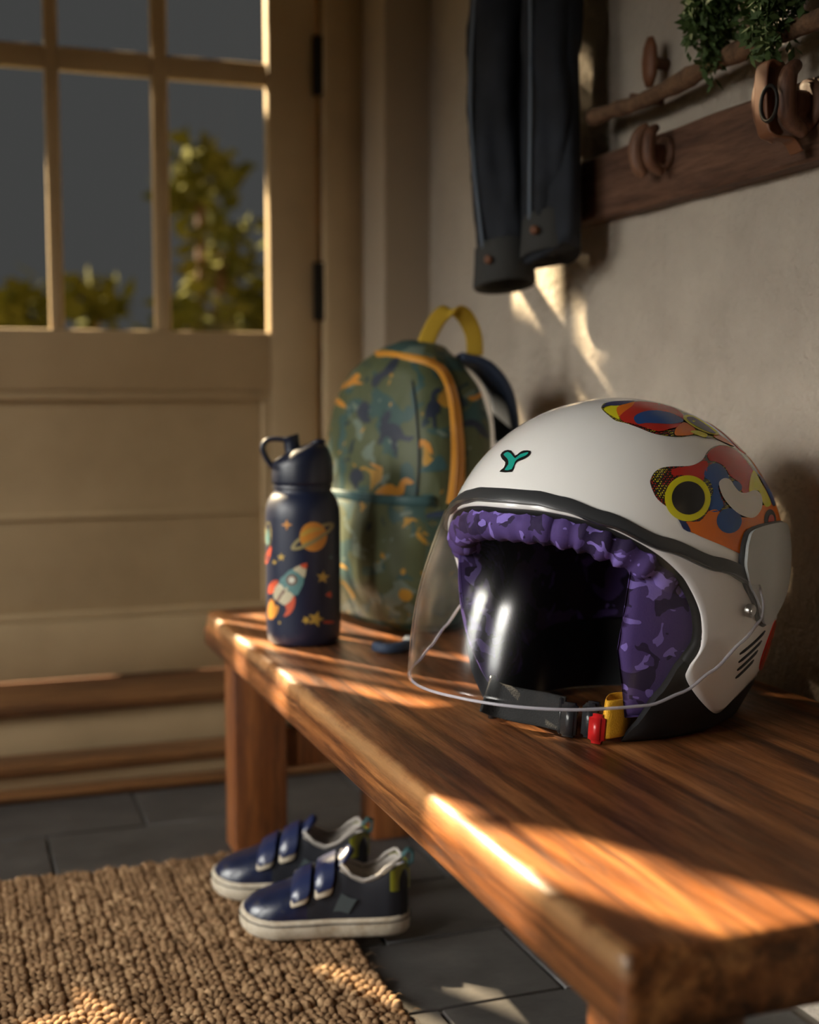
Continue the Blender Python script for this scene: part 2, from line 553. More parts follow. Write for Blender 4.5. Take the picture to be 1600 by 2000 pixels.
# greenery
M['herb'] = pbsdf('herb_leaf', (0.050, 0.090, 0.020), 0.7)
M['leaf_out'] = pbsdf('garden_leaf', (0.11, 0.12, 0.022), 0.95, spec=0.05)
_v = coords(M['leaf_out'])
base(M['leaf_out'], ramp(M['leaf_out'], tex_noise(M['leaf_out'], _v, 3, 2), [(0.3, (0.06, 0.075, 0.015)), (0.7, (0.17, 0.16, 0.03))]))
M['soil'] = pbsdf('garden_ground', (0.08, 0.075, 0.04), 0.95)

# ================================================================== the setting
WX = 0.704            # face of the right wall
LX = -1.30            # face of the left wall
YB = -0.90            # face of the back wall
YD = 2.0              # face of the door
YN = 1.874            # face of the wall round the door
CZ = 2.20


def struct(o):
    o['kind'] = 'structure'
    return o


# floor: grout bed with slate tiles
floor = struct(box('floor', (LX - 0.1, YB - 0.1, -0.06), (WX + 0.1, YD + 0.1, -0.004), M['grout'], bev=0))
TY, TX = 0.146, 0.292
tile_src = None
k = 0
for j in range(-14, 6):
    y0 = 1.034 + j * TY
    offx = 0.398 if (j % 2) else 0.398 + TX * 0.42
    for i in range(-6, 3):
        x0, x1 = offx + i * TX, offx + (i + 1) * TX
        x0, x1 = max(x0, LX), min(x1, WX)
        if x1 - x0 < 0.02 or y0 < YB - 0.05: continue
        y1 = y0 + TY
        g = 0.0016
        dz = random.uniform(-0.0006, 0.0006)
        t = box('tile', (x0 + g, y0 + g, -0.02), (x1 - g, y1 - g, dz), M['slate'], floor, bev=0.0012, seg=1)

# right wall and ceiling, back wall
struct(box('wall_right', (WX, YB - 0.1, -0.06), (WX + 0.1, YD + 0.2, CZ), M['plaster'], bev=0))
struct(box('wall_back', (LX - 0.1, YB - 0.1, -0.06), (WX + 0.1, YB, CZ), M['dark_paint'], bev=0))
struct(box('ceiling', (LX - 0.1, YB - 0.1, CZ), (WX + 0.1, YD + 0.2, CZ + 0.1), M['dark_paint'], bev=0))
# wall round the door recess: nib, left part and head are one piece
DOORL, DOORR, DZ0, DZ1 = -0.25, 0.562, 0.112, 1.92
bmw = bmesh.new()
SL0, SL1, SLZ0, SLZ1 = -0.435, -0.318, 0.60, 1.80     # narrow window left of the door
for lo, hi in (((0.632, YN, -0.06), (WX, YD + 0.06, CZ)), ((LX - 0.1, YN, -0.06), (SL0, YD + 0.06, CZ)), ((SL0, YN + 0.06, -0.06), (SL1, YD + 0.06, SLZ0)),
               ((SL0, YN + 0.06, SLZ1), (SL1, YD + 0.06, CZ)), ((SL1, YN, 1.99), (0.632, YD + 0.06, CZ))):
    r_ = bmesh.ops.create_cube(bmw, size=1)
    for v in r_['verts']:
        v.co = Vector([(lo[q] + hi[q]) / 2 + v.co[q] * (hi[q] - lo[q]) for q in range(3)])
me = bpy.data.meshes.new('wall_front'); bmw.to_mesh(me); bmw.free()
me.materials.append(M['wall_paint'])
struct(link(bpy.data.objects.new('wall_front', me)))

# left wall with its windows; the one nearest the camera added for fill light
WZ0, WZ1 = 0.44, 1.20
WINS = [(0.05, 0.35, WZ1), (0.85, 1.15, WZ1), (1.35, 1.65, WZ1)]
bmw = bmesh.new()
cells = [(YB - 0.1, WINS[0][0], -0.06, CZ), (WINS[2][1], YD + 0.2, -0.06, CZ), (WINS[0][1], WINS[1][0], -0.06, CZ), (WINS[1][1], WINS[2][0], -0.06, CZ)]
for (ya, yb, zt) in WINS:
    cells += [(ya, yb, -0.06, WZ0), (ya, yb, zt, CZ)]
for (ya, yb, za, zb) in cells:
    r_ = bmesh.ops.create_cube(bmw, size=1)
    for v in r_['verts']:
        v.co = Vector((LX - 0.03 + v.co.x * 0.06, (ya + yb) / 2 + v.co.y * (yb - ya), (za + zb) / 2 + v.co.z * (zb - za)))
me = bpy.data.meshes.new('wall_left'); bmw.to_mesh(me); bmw.free()
me.materials.append(M['dark_paint'])
struct(link(bpy.data.objects.new('wall_left', me)))
for wi, (ya, yb, zt) in enumerate(WINS):
    w = struct(empty('window_%d' % (wi + 1), (LX - 0.03, (ya + yb) / 2, WZ0)))
    hw, hh = (yb - ya) / 2, zt - WZ0
    for s in (-1, 1):
        box('window_frame', (-0.02, min(s * hw, s * (hw - 0.012)), 0), (0.02, max(s * hw, s * (hw - 0.012)), hh), M['cream'], w, 0.002)
    for z0 in (0, hh - 0.012):
        box('window_frame', (-0.02, -hw + 0.012, z0), (0.02, hw - 0.012, z0 + 0.012), M['cream'], w, 0.002)
    nb = 2 if hh < 0.8 else 3
    for kz in range(1, nb):
        box('glazing_bar', (-0.008, -hw + 0.012, hh * kz / nb - 0.006), (0.008, hw - 0.012, hh * kz / nb + 0.006), M['cream'], w, 0.002)
    for kz in range(nb):
        box('pane', (-0.002, -hw + 0.012, hh * kz / nb + 0.007), (0.002, hw - 0.012, hh * (kz + 1) / nb - 0.007), M['glass'], w, 0)

w = struct(empty('window_4', ((SL0 + SL1) / 2, YD + 0.03, SLZ0)))
hw, hh = (SL1 - SL0) / 2, SLZ1 - SLZ0
for s in (-1, 1):
    box('window_frame', (min(s * hw, s * (hw - 0.008)), -0.02, 0), (max(s * hw, s * (hw - 0.008)), 0.02, hh), M['cream'], w, 0.002)
box('glazing_bar', (-hw + 0.008, -0.008, hh * 0.86), (hw - 0.008, 0.008, hh * 0.86 + 0.012), M['cream'], w, 0.002)
box('pane', (-hw + 0.008, -0.002, 0), (hw - 0.008, 0.002, hh), M['glass'], w, 0)

# door in its recess
door = struct(empty('door_1', (0, YD, DZ0)))


def dbox(name, x0, x1, z0, z1, y0=-0.0, y1=0.026, mat='cream', bev=0.003, parent=None):
    return box(name, (x0, y0, z0 - DZ0), (x1, y1, z1 - DZ0), M[mat], parent or door, bev)


GX = [(-0.148, 0.000), (0.019, 0.156), (0.176, 0.310), (0.334, 0.486)]
GZ = [(0.636, 1.010), (1.044, 1.42), (1.45, 1.82)]
dbox('stile', 0.486, DOORR, DZ0, DZ1)
dbox('stile', DOORL, -0.148, DZ0, DZ1)
dbox('rail', -0.148, 0.486, 1.82, DZ1)
dbox('rail', -0.148, 0.486, 0.545, 0.636)
dbox('rail', -0.148, 0.486, DZ0, 0.20)
dbox('door_panel', -0.148, 0.486, 0.20, 0.545, 0.010, 0.022)
for (x0, x1) in ((0.000, 0.019), (0.156, 0.176), (0.310, 0.334)):
    dbox('glazing_bar', x0, x1, 0.636, 1.82, 0.003, 0.022)
for (za, zb) in ((1.010, 1.044), (1.42, 1.45)):
    for (x0, x1) in GX:
        dbox('glazing_bar', x0, x1, za, zb, 0.004, 0.021)
for (x0, x1) in GX:
    for (za, zb) in GZ:
        dbox('pane', x0, x1, za, zb, 0.011, 0.014, 'glass', 0)
# panel moulding: a raised frame in the lower field and a faint middle ledge
for a in ((-0.148, 0.486, 0.530, 0.545), (-0.148, 0.486, 0.20, 0.213), (0.472, 0.486, 0.213, 0.530), (-0.148, -0.134, 0.213, 0.530)):
    dbox('moulding', *a, 0.003, 0.012)
dbox('moulding', -0.134, 0.472, 0.352, 0.362, 0.006, 0.012)
for z in (0.70, 1.045, 1.65):
    o = dbox('hinge', 0.556, 0.572, z - 0.045, z + 0.045, -0.012, 0.004, 'iron')
# frame
fr = struct(empty('trim_1', (0, YD, 0)))
box('door_jamb', (0.570, -0.02, 0), (0.632, 0.06, 1.99), M['cream'], fr, 0.004)
box('door_jamb', (-0.316, -0.02, 0), (-0.254, 0.06, 1.99), M['cream'], fr, 0.004)
box('door_stop', (0.552, 0.028, 0), (0.571, 0.05, 1.93), M['cream'], fr, 0.002)
box('door_head', (-0.254, -0.02, 1.928), (0.570, 0.06, 1.99), M['cream'], fr, 0.004)
# steps below the door
st = struct(empty('trim_2', (0, 0, 0)))
box('step_riser', (-0.318, 1.872, 0.0), (0.630, 2.06, 0.092), M['cream'], st, 0.002)
box('step_tread', (-0.318, 1.864, 0.092), (0.630, 2.06, 0.108), M['step_wood'], st, 0.003)
st2 = struct(empty('trim_3', (0, 0, 0)))
box('step_riser', (LX + 0.2, 1.800, 0.004), (WX - 0.002, 1.862, 0.026), M['cream'], st2, 0.002)
box('step_tread', (LX + 0.2, 1.794, 0.026), (WX - 0.002, 1.862, 0.040), M['step_wood'], st2, 0.003)
box('floor_strip', (LX + 0.2, 1.762, 0.0), (WX - 0.002, 1.7995, 0.010), M['step_wood'], st2, 0.003)

# ================================================================== bench
BX0, BX1, BY0, BY1, BZ0, BZ1 = 0.292, 0.700, 0.517, 1.560, 0.236, 0.280
bench = tag(empty('bench', (0.496, 1.04, 0)), 'low worn wooden bench with thick slab top standing against the plaster wall', 'bench')
bo = Vector(bench.location)


def slab():
    n, prof = 120, []
    r = 0.008
    for (cx, cz, a0) in ((BX1 - r, BZ1 - r, 0), (BX0 + r, BZ1 - r, 90), (BX0 + r, BZ0 + r, 180), (BX1 - r, BZ0 + r, 270)):
        for q in range(5):
            a = R(a0 + q * 22.5)
            prof.append((cx + r * cos(a), cz + r * sin(a)))
    # refine the long sides
    full = []
    for i, p in enumerate(prof):
        q = prof[(i + 1) % len(prof)]
        full.append(p)
        d = math.hypot(q[0] - p[0], q[1] - p[1])
        if d > 0.02:
            m_ = 16 if d > 0.2 else 4
            for k_ in range(1, m_):
                full.append((p[0] + (q[0] - p[0]) * k_ / m_, p[1] + (q[1] - p[1]) * k_ / m_))
    V = []
    for i in range(n + 5):
        if i < 3:
            y, sh = BY0 + (0, 0.002, 0.006)[i], (0.007, 0.0025, 0.0)[i]
        elif i > n + 1:
            y, sh = BY1 - (0.006, 0.002, 0)[i - n - 2], (0, 0.0025, 0.007)[i - n - 2]
        else:
            y, sh = BY0 + 0.006 + (BY1 - BY0 - 0.012) * (i - 2) / n, 0
        for (x, z) in full:
            px, pz = x, z
            px += sh if x < 0.4 else (-sh if x > 0.6 else 0)
            pz += sh if z < 0.25 else (-sh if z > 0.272 else 0)
            e = max(0, 1 - abs(x - BX0) / 0.016) * (1 if z > 0.262 else 0.25)
            w_ = noise.noise(Vector((x * 6, y * 9, z * 20))) + 0.6 * noise.noise(Vector((x * 10, y * 37, 3)))
            px += max(0, w_) * 0.0045 * e
            pz -= max(0, w_) * 0.0035 * e
            pz += 0.0005 * noise.noise(Vector((x * 14, y * 5, 7))) if z > 0.27 else 0
            V.append(Vector((px, y, pz)) - bo)
    m = len(full)
    Fc = grid_faces(n + 5, m, wrap_m=True)
    Fc += [tuple(range(m)), tuple((n + 4) * m + q for q in range(m - 1, -1, -1))]
    return V, Fc


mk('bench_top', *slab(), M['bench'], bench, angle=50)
for (lx0, lx1) in ((0.309, 0.372), (0.478, 0.541)):
    for (ly0, ly1) in ((0.535, 0.590), (1.464, 1.520)):
        box('leg', Vector((lx0, ly0, 0.0)) - bo, Vector((lx1, ly1, 0.2365)) - bo, M['leg'], bench, 0.004)
for (ly0, ly1) in ((0.548, 0.578), (1.478, 1.508)):
    box('stretcher', Vector((0.3715, ly0, 0.098)) - bo, Vector((0.4785, ly1, 0.146)) - bo, M['leg'], bench, 0.003)

# ================================================================== helmet
HC, HG = Vector((0.513, 0.938, 0.2803)), R(-64)
helmet = tag(empty('helmet', HC, HG), 'white open-face helmet with clear visor, colourful graphics and purple camouflage lining on the bench', 'helmet')
HM = Matrix.Translation(HC) @ Matrix.Rotation(HG, 4, 'Z')
HA, HB, HCU, HCL, HZ = 0.127, 0.153, 0.129, 0.19, 0.128


def hdir(az, el):
    a, e = R(az), R(el)
    return Vector((sin(a) * cos(e), -cos(a) * cos(e), sin(e)))


def hpos(d, k=1.0):
    return Vector((HA * k * d.x, HB * k * d.y, HZ + (HCU if d.z > 0 else HCL) * k * d.z))


def hp(az, el, k=1.0):
    return hpos(hdir(az, el), k)


HALF = [(0, 22.5), (14, 22.3), (27, 20.5), (40, 16.5), (53, 9), (62, 0.5), (68.5, -8), (70, -16), (66.5, -21), (66.5, -24), (73, -29.5), (82, -34.5), (88, -35.5), (95, -32), (110, -28), (135, -27), (160, -27)]
RIM = HALF + [(180, -27)] + [(360 - a, e) for a, e in HALF[:0:-1]]
RIMD = [Vector((p.x, p.y)) for p in catmull([Vector((a, e)) for a, e in RIM[:1]] + [Vector(q) for q in RIM[1:]] + [Vector((360, 22.5))], 8, closed=False)][:-1]
POLE = hdir(180, 45)


def slerp(a, b, t):
    w = math.acos(max(-1, min(1, a.dot(b))))
    if w < 1e-6: return a.copy()
    return (a * sin((1 - t) * w) + b * sin(t * w)) / sin(w)


def dome(k, r_end=1.0, rings=56, wob=0.0):
    V = [hpos(POLE, k)]
    n = len(RIMD)
    for i in range(1, rings + 1):
        for p in RIMD:
            d = slerp(POLE, hdir(p.x, p.y), r_end * i / rings)
            kk = k + wob * noise.noise(d * 9) if wob else k
            V.append(hpos(d, kk))
    Fc = [(0, 1 + j, 1 + (j + 1) % n) for j in range(n)]
    for i in range(rings - 1):
        for j in range(n):
            a = 1 + i * n + j; b = 1 + i * n + (j + 1) % n
            Fc.append((a, a + n, b + n, b))
    return V, Fc


SV, SF = dome(1.0)
shell = mk('shell', SV, SF, M['shell'], helmet)
# make sure normals look outwards before thickening inwards
mod(shell, 'SOLIDIFY', thickness=0.0045, offset=-1, use_rim=True)
LV, LF = dome(0.885, 0.965, 40, 0.012)
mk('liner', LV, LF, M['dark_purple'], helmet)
# rubber edging round the face opening
n = len(RIMD)
edge = [p for p in RIMD if p.x < 71 and p.y > -25]
left = [Vector((-p.x, p.y)) for p in reversed(edge[1:])]
path = [hp(p.x, p.y + 0.5, 0.946) for p in (left + edge)]
mk('edge_trim', *sweep(path, 0.0052, 10), M['rubber'], helmet)
# thin line where shell meets edging
# dark strip over the visor
STRIP = [(0, 26.3), (14, 26.0), (24, 24.2), (38, 19.6), (56, 11.2), (73, 4.0), (88, -0.8)]
V = []
NA = 96
for i in range(NA + 1):
    az = -88 + 176 * i / NA
    e0 = interp(STRIP, abs(az))
    for (de, k_) in ((2.5, 0.995), (2.3, 1.018), (1.5, 1.024), (-1.5, 1.028), (-2.3, 1.024), (-2.5, 0.995)):
        V.append(hp(az, e0 + de, k_))
mk('visor_strip', V, grid_faces(NA + 1, 6, wrap_m=True) + [tuple(range(6)), tuple(NA * 6 + q for q in range(5, -1, -1))], M['strip'], helmet, angle=50)
# clear visor
ZB = [(0, 0.044), (35, 0.042), (55, 0.043), (64, 0.050), (72, 0.062), (82, 0.080), (90, 0.094)]
V = []
NV, MV = 96, 28
for i in range(NV + 1):
    az = -90 + 180 * i / NV
    top = hp(az, interp(STRIP, abs(az)) - 2.0, 1.026)
    a = R(az)
    bot = Vector((0.1365 * sin(a), -0.188 * cos(a) - 0.004, interp(ZB, abs(az))))
    for j in range(MV + 1):
        t = j / MV
        p = top.lerp(bot, t)
        hv = Vector((p.x, p.y, 0)).normalized()
        p = p + hv * (0.010 * sin(pi * t) * (0.25 + 0.75 * cos(a) ** 2))
        V.append(p)
visor = mk('visor', V, grid_faces(NV + 1, MV + 1), M['visor'], helmet)
mod(visor, 'SOLIDIFY', thickness=0.002, offset=1, use_rim=True)
# pale frosted edge of the visor
ed = [V[i * (MV + 1) + MV] for i in range(NV + 1)]
mk('visor_lip', *sweep(ed, 0.0012, 8), M['visor_edge'], visor)
for q in (0, NV):
    mk('visor_lip', *sweep([V[q * (MV + 1) + j] for j in range(MV + 1)], 0.0010, 6), M['visor_edge'], visor)
# grey pivot plates, rivets and vents on both sides
PL = [(85.5, 10.5), (89, 13.5), (100, 14.5), (114, 13.5), (121, 10), (121, 2), (116, -5), (106, -10), (98, -12.5), (94, -11), (90, -6.5), (85.5, -2.5), (83.5, 2), (84, 6.5)]


def side_patch(name, pts, k0, k1, mat, parent, s, step=3.0, smooth=5):
    B = catmull([Vector(q) for q in pts], smooth) if smooth else [Vector(q) for q in pts]
    v2, f2 = fill2d(B, step)
    nb = len(v2)
    top = [hp(s * p.x, p.y, k1) for p in v2]
    V_ = top + [hp(s * p.x, p.y, k0) for p in B]
    m_ = len(B)
    # outline vertices keep their order as the first entries
    idx = [min(range(nb), key=lambda q_: (v2[q_] - B[i_]).length) for i_ in range(m_)]
    Fc = [tuple(t) for t in f2] + [(idx[i_], nb + i_, nb + (i_ + 1) % m_, idx[(i_ + 1) % m_]) for i_ in range(m_)]
    return mk(name, V_, Fc, mat, parent, angle=45)


for s in (1, -1):
    side_patch('pivot_rim', [(102 + (a - 102) * 1.07, 1 + (e - 1) * 1.06) for a, e in PL], 0.985, 1.022, M['strip'], helmet, s)
    side_patch('pivot_plate', PL, 0.99, 1.043, M['plate'], helmet, s)
    c = hp(s * 86.5, -8.3, 1.034)
    nrm = Vector((c.x / HA ** 2, c.y / HB ** 2, (c.z - HZ) / HCL ** 2)).normalized()
    q = nrm.to_track_quat('Z', 'Y')
    V, Fc = lathe([(0.0050, -0.002), (0.0050, 0.0016), (0.0044, 0.0024), (0.0030, 0.0022), (0.0028, 0.0030), (0.0005, 0.0033)], 20)
    mk('rivet', [c + q @ v for v in V], Fc, M['steel'], helmet, angle=40)
    for i in range(4):
        a0, e0 = 87.6 + i * 0.5, -19.3 - i * 2.15
        a1, e1 = 102 - i * 1.2, -15.3 - i * 2.3
        path = [hp(s * (a0 + (a1 - a0) * t / 8), e0 + (e1 - e0) * t / 8, 1.0005) for t in range(9)]
        mk('vent_slot', *sweep(path, [0.0008] + [0.0013] * 7 + [0.0007], 6), M['slot'], helmet)

# printed graphics and emblem laid on the shell
HS = Surface(SV, SF, HM)


def cr(pts, ox=1160, oy=770, k_=4.0):
    return [(ox + a / k_, oy + b / k_) for a, b in pts]


def oval(cx, cy, rx, ry, n_=28, rot=0):
    return [(cx + rx * cos(2 * pi * q_ / n_) * cos(rot) - ry * sin(2 * pi * q_ / n_) * sin(rot),
             cy + rx * cos(2 * pi * q_ / n_) * sin(rot) + ry * sin(2 * pi * q_ / n_) * cos(rot)) for q_ in range(n_)]


big = [(440, 700), (445, 660), (470, 615), (510, 585), (560, 570), (640, 565), (740, 562), (800, 545), (850, 510), (880, 460), (920, 420), (980, 400), (1050, 405), (1110, 435), (1180, 500), (1250, 580), (1320, 670), (1380, 760), (1430, 860), (1470, 960), (1500, 1080), (1240, 1090), (1240, 1180), (1215, 1275), (1100, 1225), (900, 1135), (760, 1080), (700, 1055), (675, 1010), (640, 950), (600, 900), (540, 860), (480, 800)]
top_ = [(60, 115), (75, 80), (120, 65), (200, 55), (300, 52), (420, 60), (520, 75), (600, 95), (680, 130), (760, 170), (850, 225), (930, 280), (1010, 340), (1100, 415), (1000, 375), (940, 350), (870, 345), (800, 325), (740, 325), (690, 335), (620, 335), (540, 325), (450, 305), (350, 265), (250, 230), (170, 210), (110, 165)]
GR = [
    ('graphic_ground', big, 'halftone', 0), ('graphic_ground', top_, 'halftone', 0),
    ('graphic_patch', [(610, 590), (740, 565), (800, 548), (860, 520), (890, 560), (850, 680), (830, 740), (760, 660), (680, 635), (620, 640)], 'p_red', 1),
    ('graphic_patch', [(885, 470), (930, 425), (990, 405), (1060, 415), (1130, 458), (1200, 540), (1240, 610), (1212, 690), (1205, 780), (1150, 760), (1140, 700), (1060, 640), (1020, 570), (950, 530), (900, 520)], 'p_red', 1),
    ('graphic_patch', [(870, 590), (930, 545), (990, 555), (1030, 600), (1050, 660), (1000, 670), (970, 720), (985, 800), (1010, 870), (960, 920), (900, 905), (905, 820), (930, 760), (900, 680), (860, 650)], 'p_blue', 1),
    ('graphic_patch', [(1090, 680), (1140, 700), (1150, 745), (1120, 760), (1080, 720)], 'p_blue', 2),
    ('graphic_patch', [(1245, 600), (1300, 690), (1350, 780), (1378, 860), (1340, 882), (1310, 840), (1290, 770), (1260, 755), (1208, 770), (1215, 670)], 'p_yellow', 2),
    ('graphic_patch', [(1275, 620), (1340, 700), (1410, 850), (1390, 872), (1350, 775)], 'p_blue', 3),
    ('graphic_patch', [(900, 912), (960, 905), (1020, 960), (1110, 960), (1200, 965), (1270, 950), (1310, 870), (1380, 882), (1430, 930), (1490, 1080), (1240, 1090), (1240, 1190), (1205, 1268), (1000, 1182), (760, 1078), (705, 1000), (820, 995), (880, 930)], 'p_orange', 1),
    ('graphic_patch', oval(1052, 990, 97, 97), 'p_blue', 2),
    ('graphic_patch', [(1240, 1160), (1236, 1284), (1170, 1260), (1200, 1190)], 'p_blue', 2),
    ('graphic_patch', oval(1370, 985, 46, 84), 'p_black', 2), ('graphic_patch', oval(1378, 990, 24, 48), 'p_red', 3),
    ('graphic_patch', [(655, 970), (715, 1000), (752, 1075), (700, 1055)], 'p_navy', 2),
    ('graphic_ring', oval(728, 817, 178, 178), 'p_yellow', 3), ('graphic_disc', oval(731, 815, 128, 129), 'p_black', 4),
    ('graphic_bean', [(970, 710), (985, 675), (1020, 660), (1060, 675), (1090, 720), (1130, 765), (1180, 775), (1240, 755), (1285, 770), (1308, 830), (1300, 900), (1260, 955), (1210, 968), (1130, 940), (1060, 880), (1000, 800)], 'p_white', 3),
    ('graphic_patch', [(78, 122), (130, 95), (200, 95), (190, 160), (195, 200), (120, 162)], 'p_yellow', 1),
    ('graphic_patch', [(65, 108), (120, 68), (250, 58), (320, 60), (190, 95), (120, 95)], 'p_navy', 2),
    ('graphic_patch', [(180, 110), (260, 80), (330, 68), (300, 130), (240, 180), (195, 180)], 'p_orange', 2),
    ('graphic_patch', [(205, 175), (300, 100), (330, 68), (450, 72), (560, 95), (650, 130), (700, 190), (650, 260), (600, 275), (500, 298), (380, 262), (300, 238), (230, 222)], 'p_red', 3),
    ('graphic_patch', [(310, 200), (340, 165), (420, 140), (520, 140), (620, 165), (690, 205), (680, 228), (600, 242), (500, 238), (400, 235), (340, 242)], 'p_blue', 4),
    ('graphic_patch', [(690, 228), (730, 235), (790, 280), (770, 318), (690, 330), (630, 322), (640, 270)], 'p_orange', 2),
    ('graphic_ring', [(696, 180), (760, 175), (850, 222), (965, 305), (955, 328), (880, 312), (780, 268), (706, 215)], 'p_yellow', 4),
    ('graphic_disc', [(722, 192), (770, 190), (850, 236), (945, 314), (880, 302), (790, 258), (738, 222)], 'p_black', 5),
    ('graphic_patch', [(750, 300), (800, 290), (880, 320), (862, 345), (800, 325)], 'p_yellow', 3),
    ('graphic_patch', [(930, 335), (975, 322), (1095, 408), (1010, 378)], 'p_orange', 2),
]
for nm, pts, mt, lay in GR:
    HS.mark(nm, cr(pts), M[mt], shell, 0.0004 + 0.00022 * lay, 8, 3)
# the graphics run on round the back of the shell
for a0, pts, mt in ((0, [(108, 20), (118, 32), (135, 40), (150, 34), (155, 20), (140, 6), (124, 4)], 'p_orange'), (0, [(116, 44), (130, 56), (160, 60), (170, 50), (150, 42), (130, 40)], 'p_red'),
                    (0, [(128, 26), (138, 32), (146, 24), (138, 16)], 'p_blue'), (0, [(106, -22), (112, -14), (122, -18), (130, -26), (112, -27)], 'p_red')):
    side_patch('graphic_patch', pts, 1.0, 1.004, M[mt], shell, 1, 3.0, 5)
ek = 1600 / 840
HS.mark('emblem_outline', cr([(416, 284), (432, 268), (456, 268), (470, 287), (486, 276), (502, 268), (528, 270), (521, 288), (496, 302), (480, 308), (468, 322), (458, 347), (412, 347), (428, 332), (434, 312), (424, 302)], 760, 740, ek), M['p_black'], shell, 0.0005, 5, 2)
HS.mark('emblem', cr([(428, 284), (443, 274), (458, 283), (471, 298), (490, 283), (520, 275), (511, 287), (486, 298), (471, 310), (459, 338), (432, 341), (446, 320), (443, 300)], 760, 740, ek), M['p_teal'], shell, 0.0008, 4, 2)

# black neck roll under the shell, open at the front
ZT = [(45, 0.000), (50, 0.010), (58, 0.036), (64, 0.060), (70, 0.050), (80, 0.036), (90, 0.036), (110, 0.050), (180, 0.052)]
V = []
NN = 140
for i in range(NN + 1):
    az = 45 + (315 - 45) * i / NN
    fa = min(az, 360 - az)
    fl = min(1, (fa - 44) / 10)
    zt = interp(ZT, fa) + 0.0025 + 0.0035 * fl
    for (k_, z_) in ((0.93, 0.0), (0.985, min(0.006, zt * 0.3)), (0.992, zt * 0.5), (0.985, zt), (0.90, zt + 0.002), (0.86, zt * 0.5), (0.86, 0.001)):
        e_ = max(-1, min(1, (z_ - HZ) / HCL))
        ce = sqrt(1 - e_ * e_)
        kk = 0.92 + (k_ - 0.92) * (0.35 + 0.65 * fl)
        V.append(Vector((HA * kk * sin(R(az)) * ce, -HB * kk * cos(R(az)) * ce, z_)))
mk('neck_roll', V, grid_faces(NN + 1, 7, wrap_m=True) + [tuple(range(7)), tuple(NN * 7 + q for q in range(6, -1, -1))], M['rubber'], helmet, angle=60)

# purple brow pad and cheek pads
path, rad = [], []
for i in range(81):
    az = -62 + 124 * i / 80
    el = interp(HALF, abs(az)) - 4.5
    p = hp(az, el, 0.885 + 0.010 * noise.noise(Vector((az * 0.35, 0, 1))))
    path.append(p)
    rad.append(0.0125 * (1 + 0.16 * sin(az * 0.9) * (0.4 + abs(az) / 70)) * (0.55 + 0.45 * min(1, (64 - abs(az)) / 14)))
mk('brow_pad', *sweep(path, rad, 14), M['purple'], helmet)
for s in (1, -1):
    V = []
    NI, NJ = 26, 18
    for side in (0, 1):
        for i in range(NI + 1):
            e = 3 - 42 * i / NI
            for j in range(NJ + 1):
                t = j / NJ
                lo_a = 42 + 8 * abs(i / NI - 0.5)
                hi_a = 86
                az = lo_a + (hi_a - lo_a) * t
                puff = (max(0, sin(pi * min(1, max(0, t)))) ** 0.28) * (max(0, sin(pi * i / NI)) ** 0.30)
                if side == 0:
                    k_ = 0.91 - 0.25 * puff * (1 - 0.30 * t) - 0.012 * noise.noise(Vector((t * 6, i * 0.3, s)))
                else:
                    k_ = 0.90 + 0.035 * puff
                V.append(hp(s * az, e, k_))
    m_ = (NI + 1) * (NJ + 1)
    f1 = grid_faces(NI + 1, NJ + 1)
    Fc = f1 + [tuple(q + m_ for q in reversed(f_)) for f_ in f1]
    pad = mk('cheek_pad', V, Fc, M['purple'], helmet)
    w = pad.modifiers.new('weld', 'WELD'); w.merge_threshold = 0.0008

# chin strap with buckles
def hl(u, v, z):
    return HM.inverted() @ onp(u, v, 2, z)


sp = [hl(948, 1392, 0.290), hl(975, 1402, 0.285), hl(1015, 1412, 0.2835), hl(1060, 1420, 0.283), hl(1100, 1430, 0.283)]
sp = catmull([p + Vector((0, 0, 0.014)) for p in sp], 6, closed=False)
tilt = Vector((0.0, 0.25, 1)).normalized()
mk('chin_strap', *sweep(sp, 1.0, 12, flat=(0.0135, 0.0014), up=tilt), M['web_black'], helmet)
# left slider buckle
p0 = hl(962, 1402, 0.284) + Vector((0, 0, 0.015))
sl = mk('slider', *sweep([p0 + Vector((0, 0, -0.015)), p0, p0 + Vector((0, 0, 0.014)), p0 + Vector((0, 0, 0.019))], [0.0035, 0.0036, 0.0034, 0.002], 10, up=Vector((0, 1, 0))), M['plastic_black'], helmet)
tx = (hl(1200, 1445, 0.283) - hl(1080, 1425, 0.283)).normalized()


def bk(name, u, v, w, h, t, mat, zb=0.0, rot=0.0):
    """rounded block standing on the bench along the strap"""
    c_ = hl(u, v, 0.2825)
    c_.z = 0.0012 + zb + h / 2
    bm = bmesh.new(); bmesh.ops.create_cube(bm, size=1)
    for vv in bm.verts: vv.co = Vector((vv.co.x * w, vv.co.y * t, vv.co.z * h))
    bmesh.ops.bevel(bm, geom=bm.edges[:], offset=min(w, t) * 0.28, segments=3, affect='EDGES')
    a_ = atan2(tx.y, tx.x) + rot
    me_ = bpy.data.meshes.new(name); bm.to_mesh(me_); bm.free()
    me_.transform(Matrix.Translation(c_) @ Matrix.Rotation(a_, 4, 'Z') @ Matrix.Rotation(R(-8), 4, 'X'))
    me_.shade_smooth(); me_.materials.append(mat)
    return link(bpy.data.objects.new(name, me_), helmet)


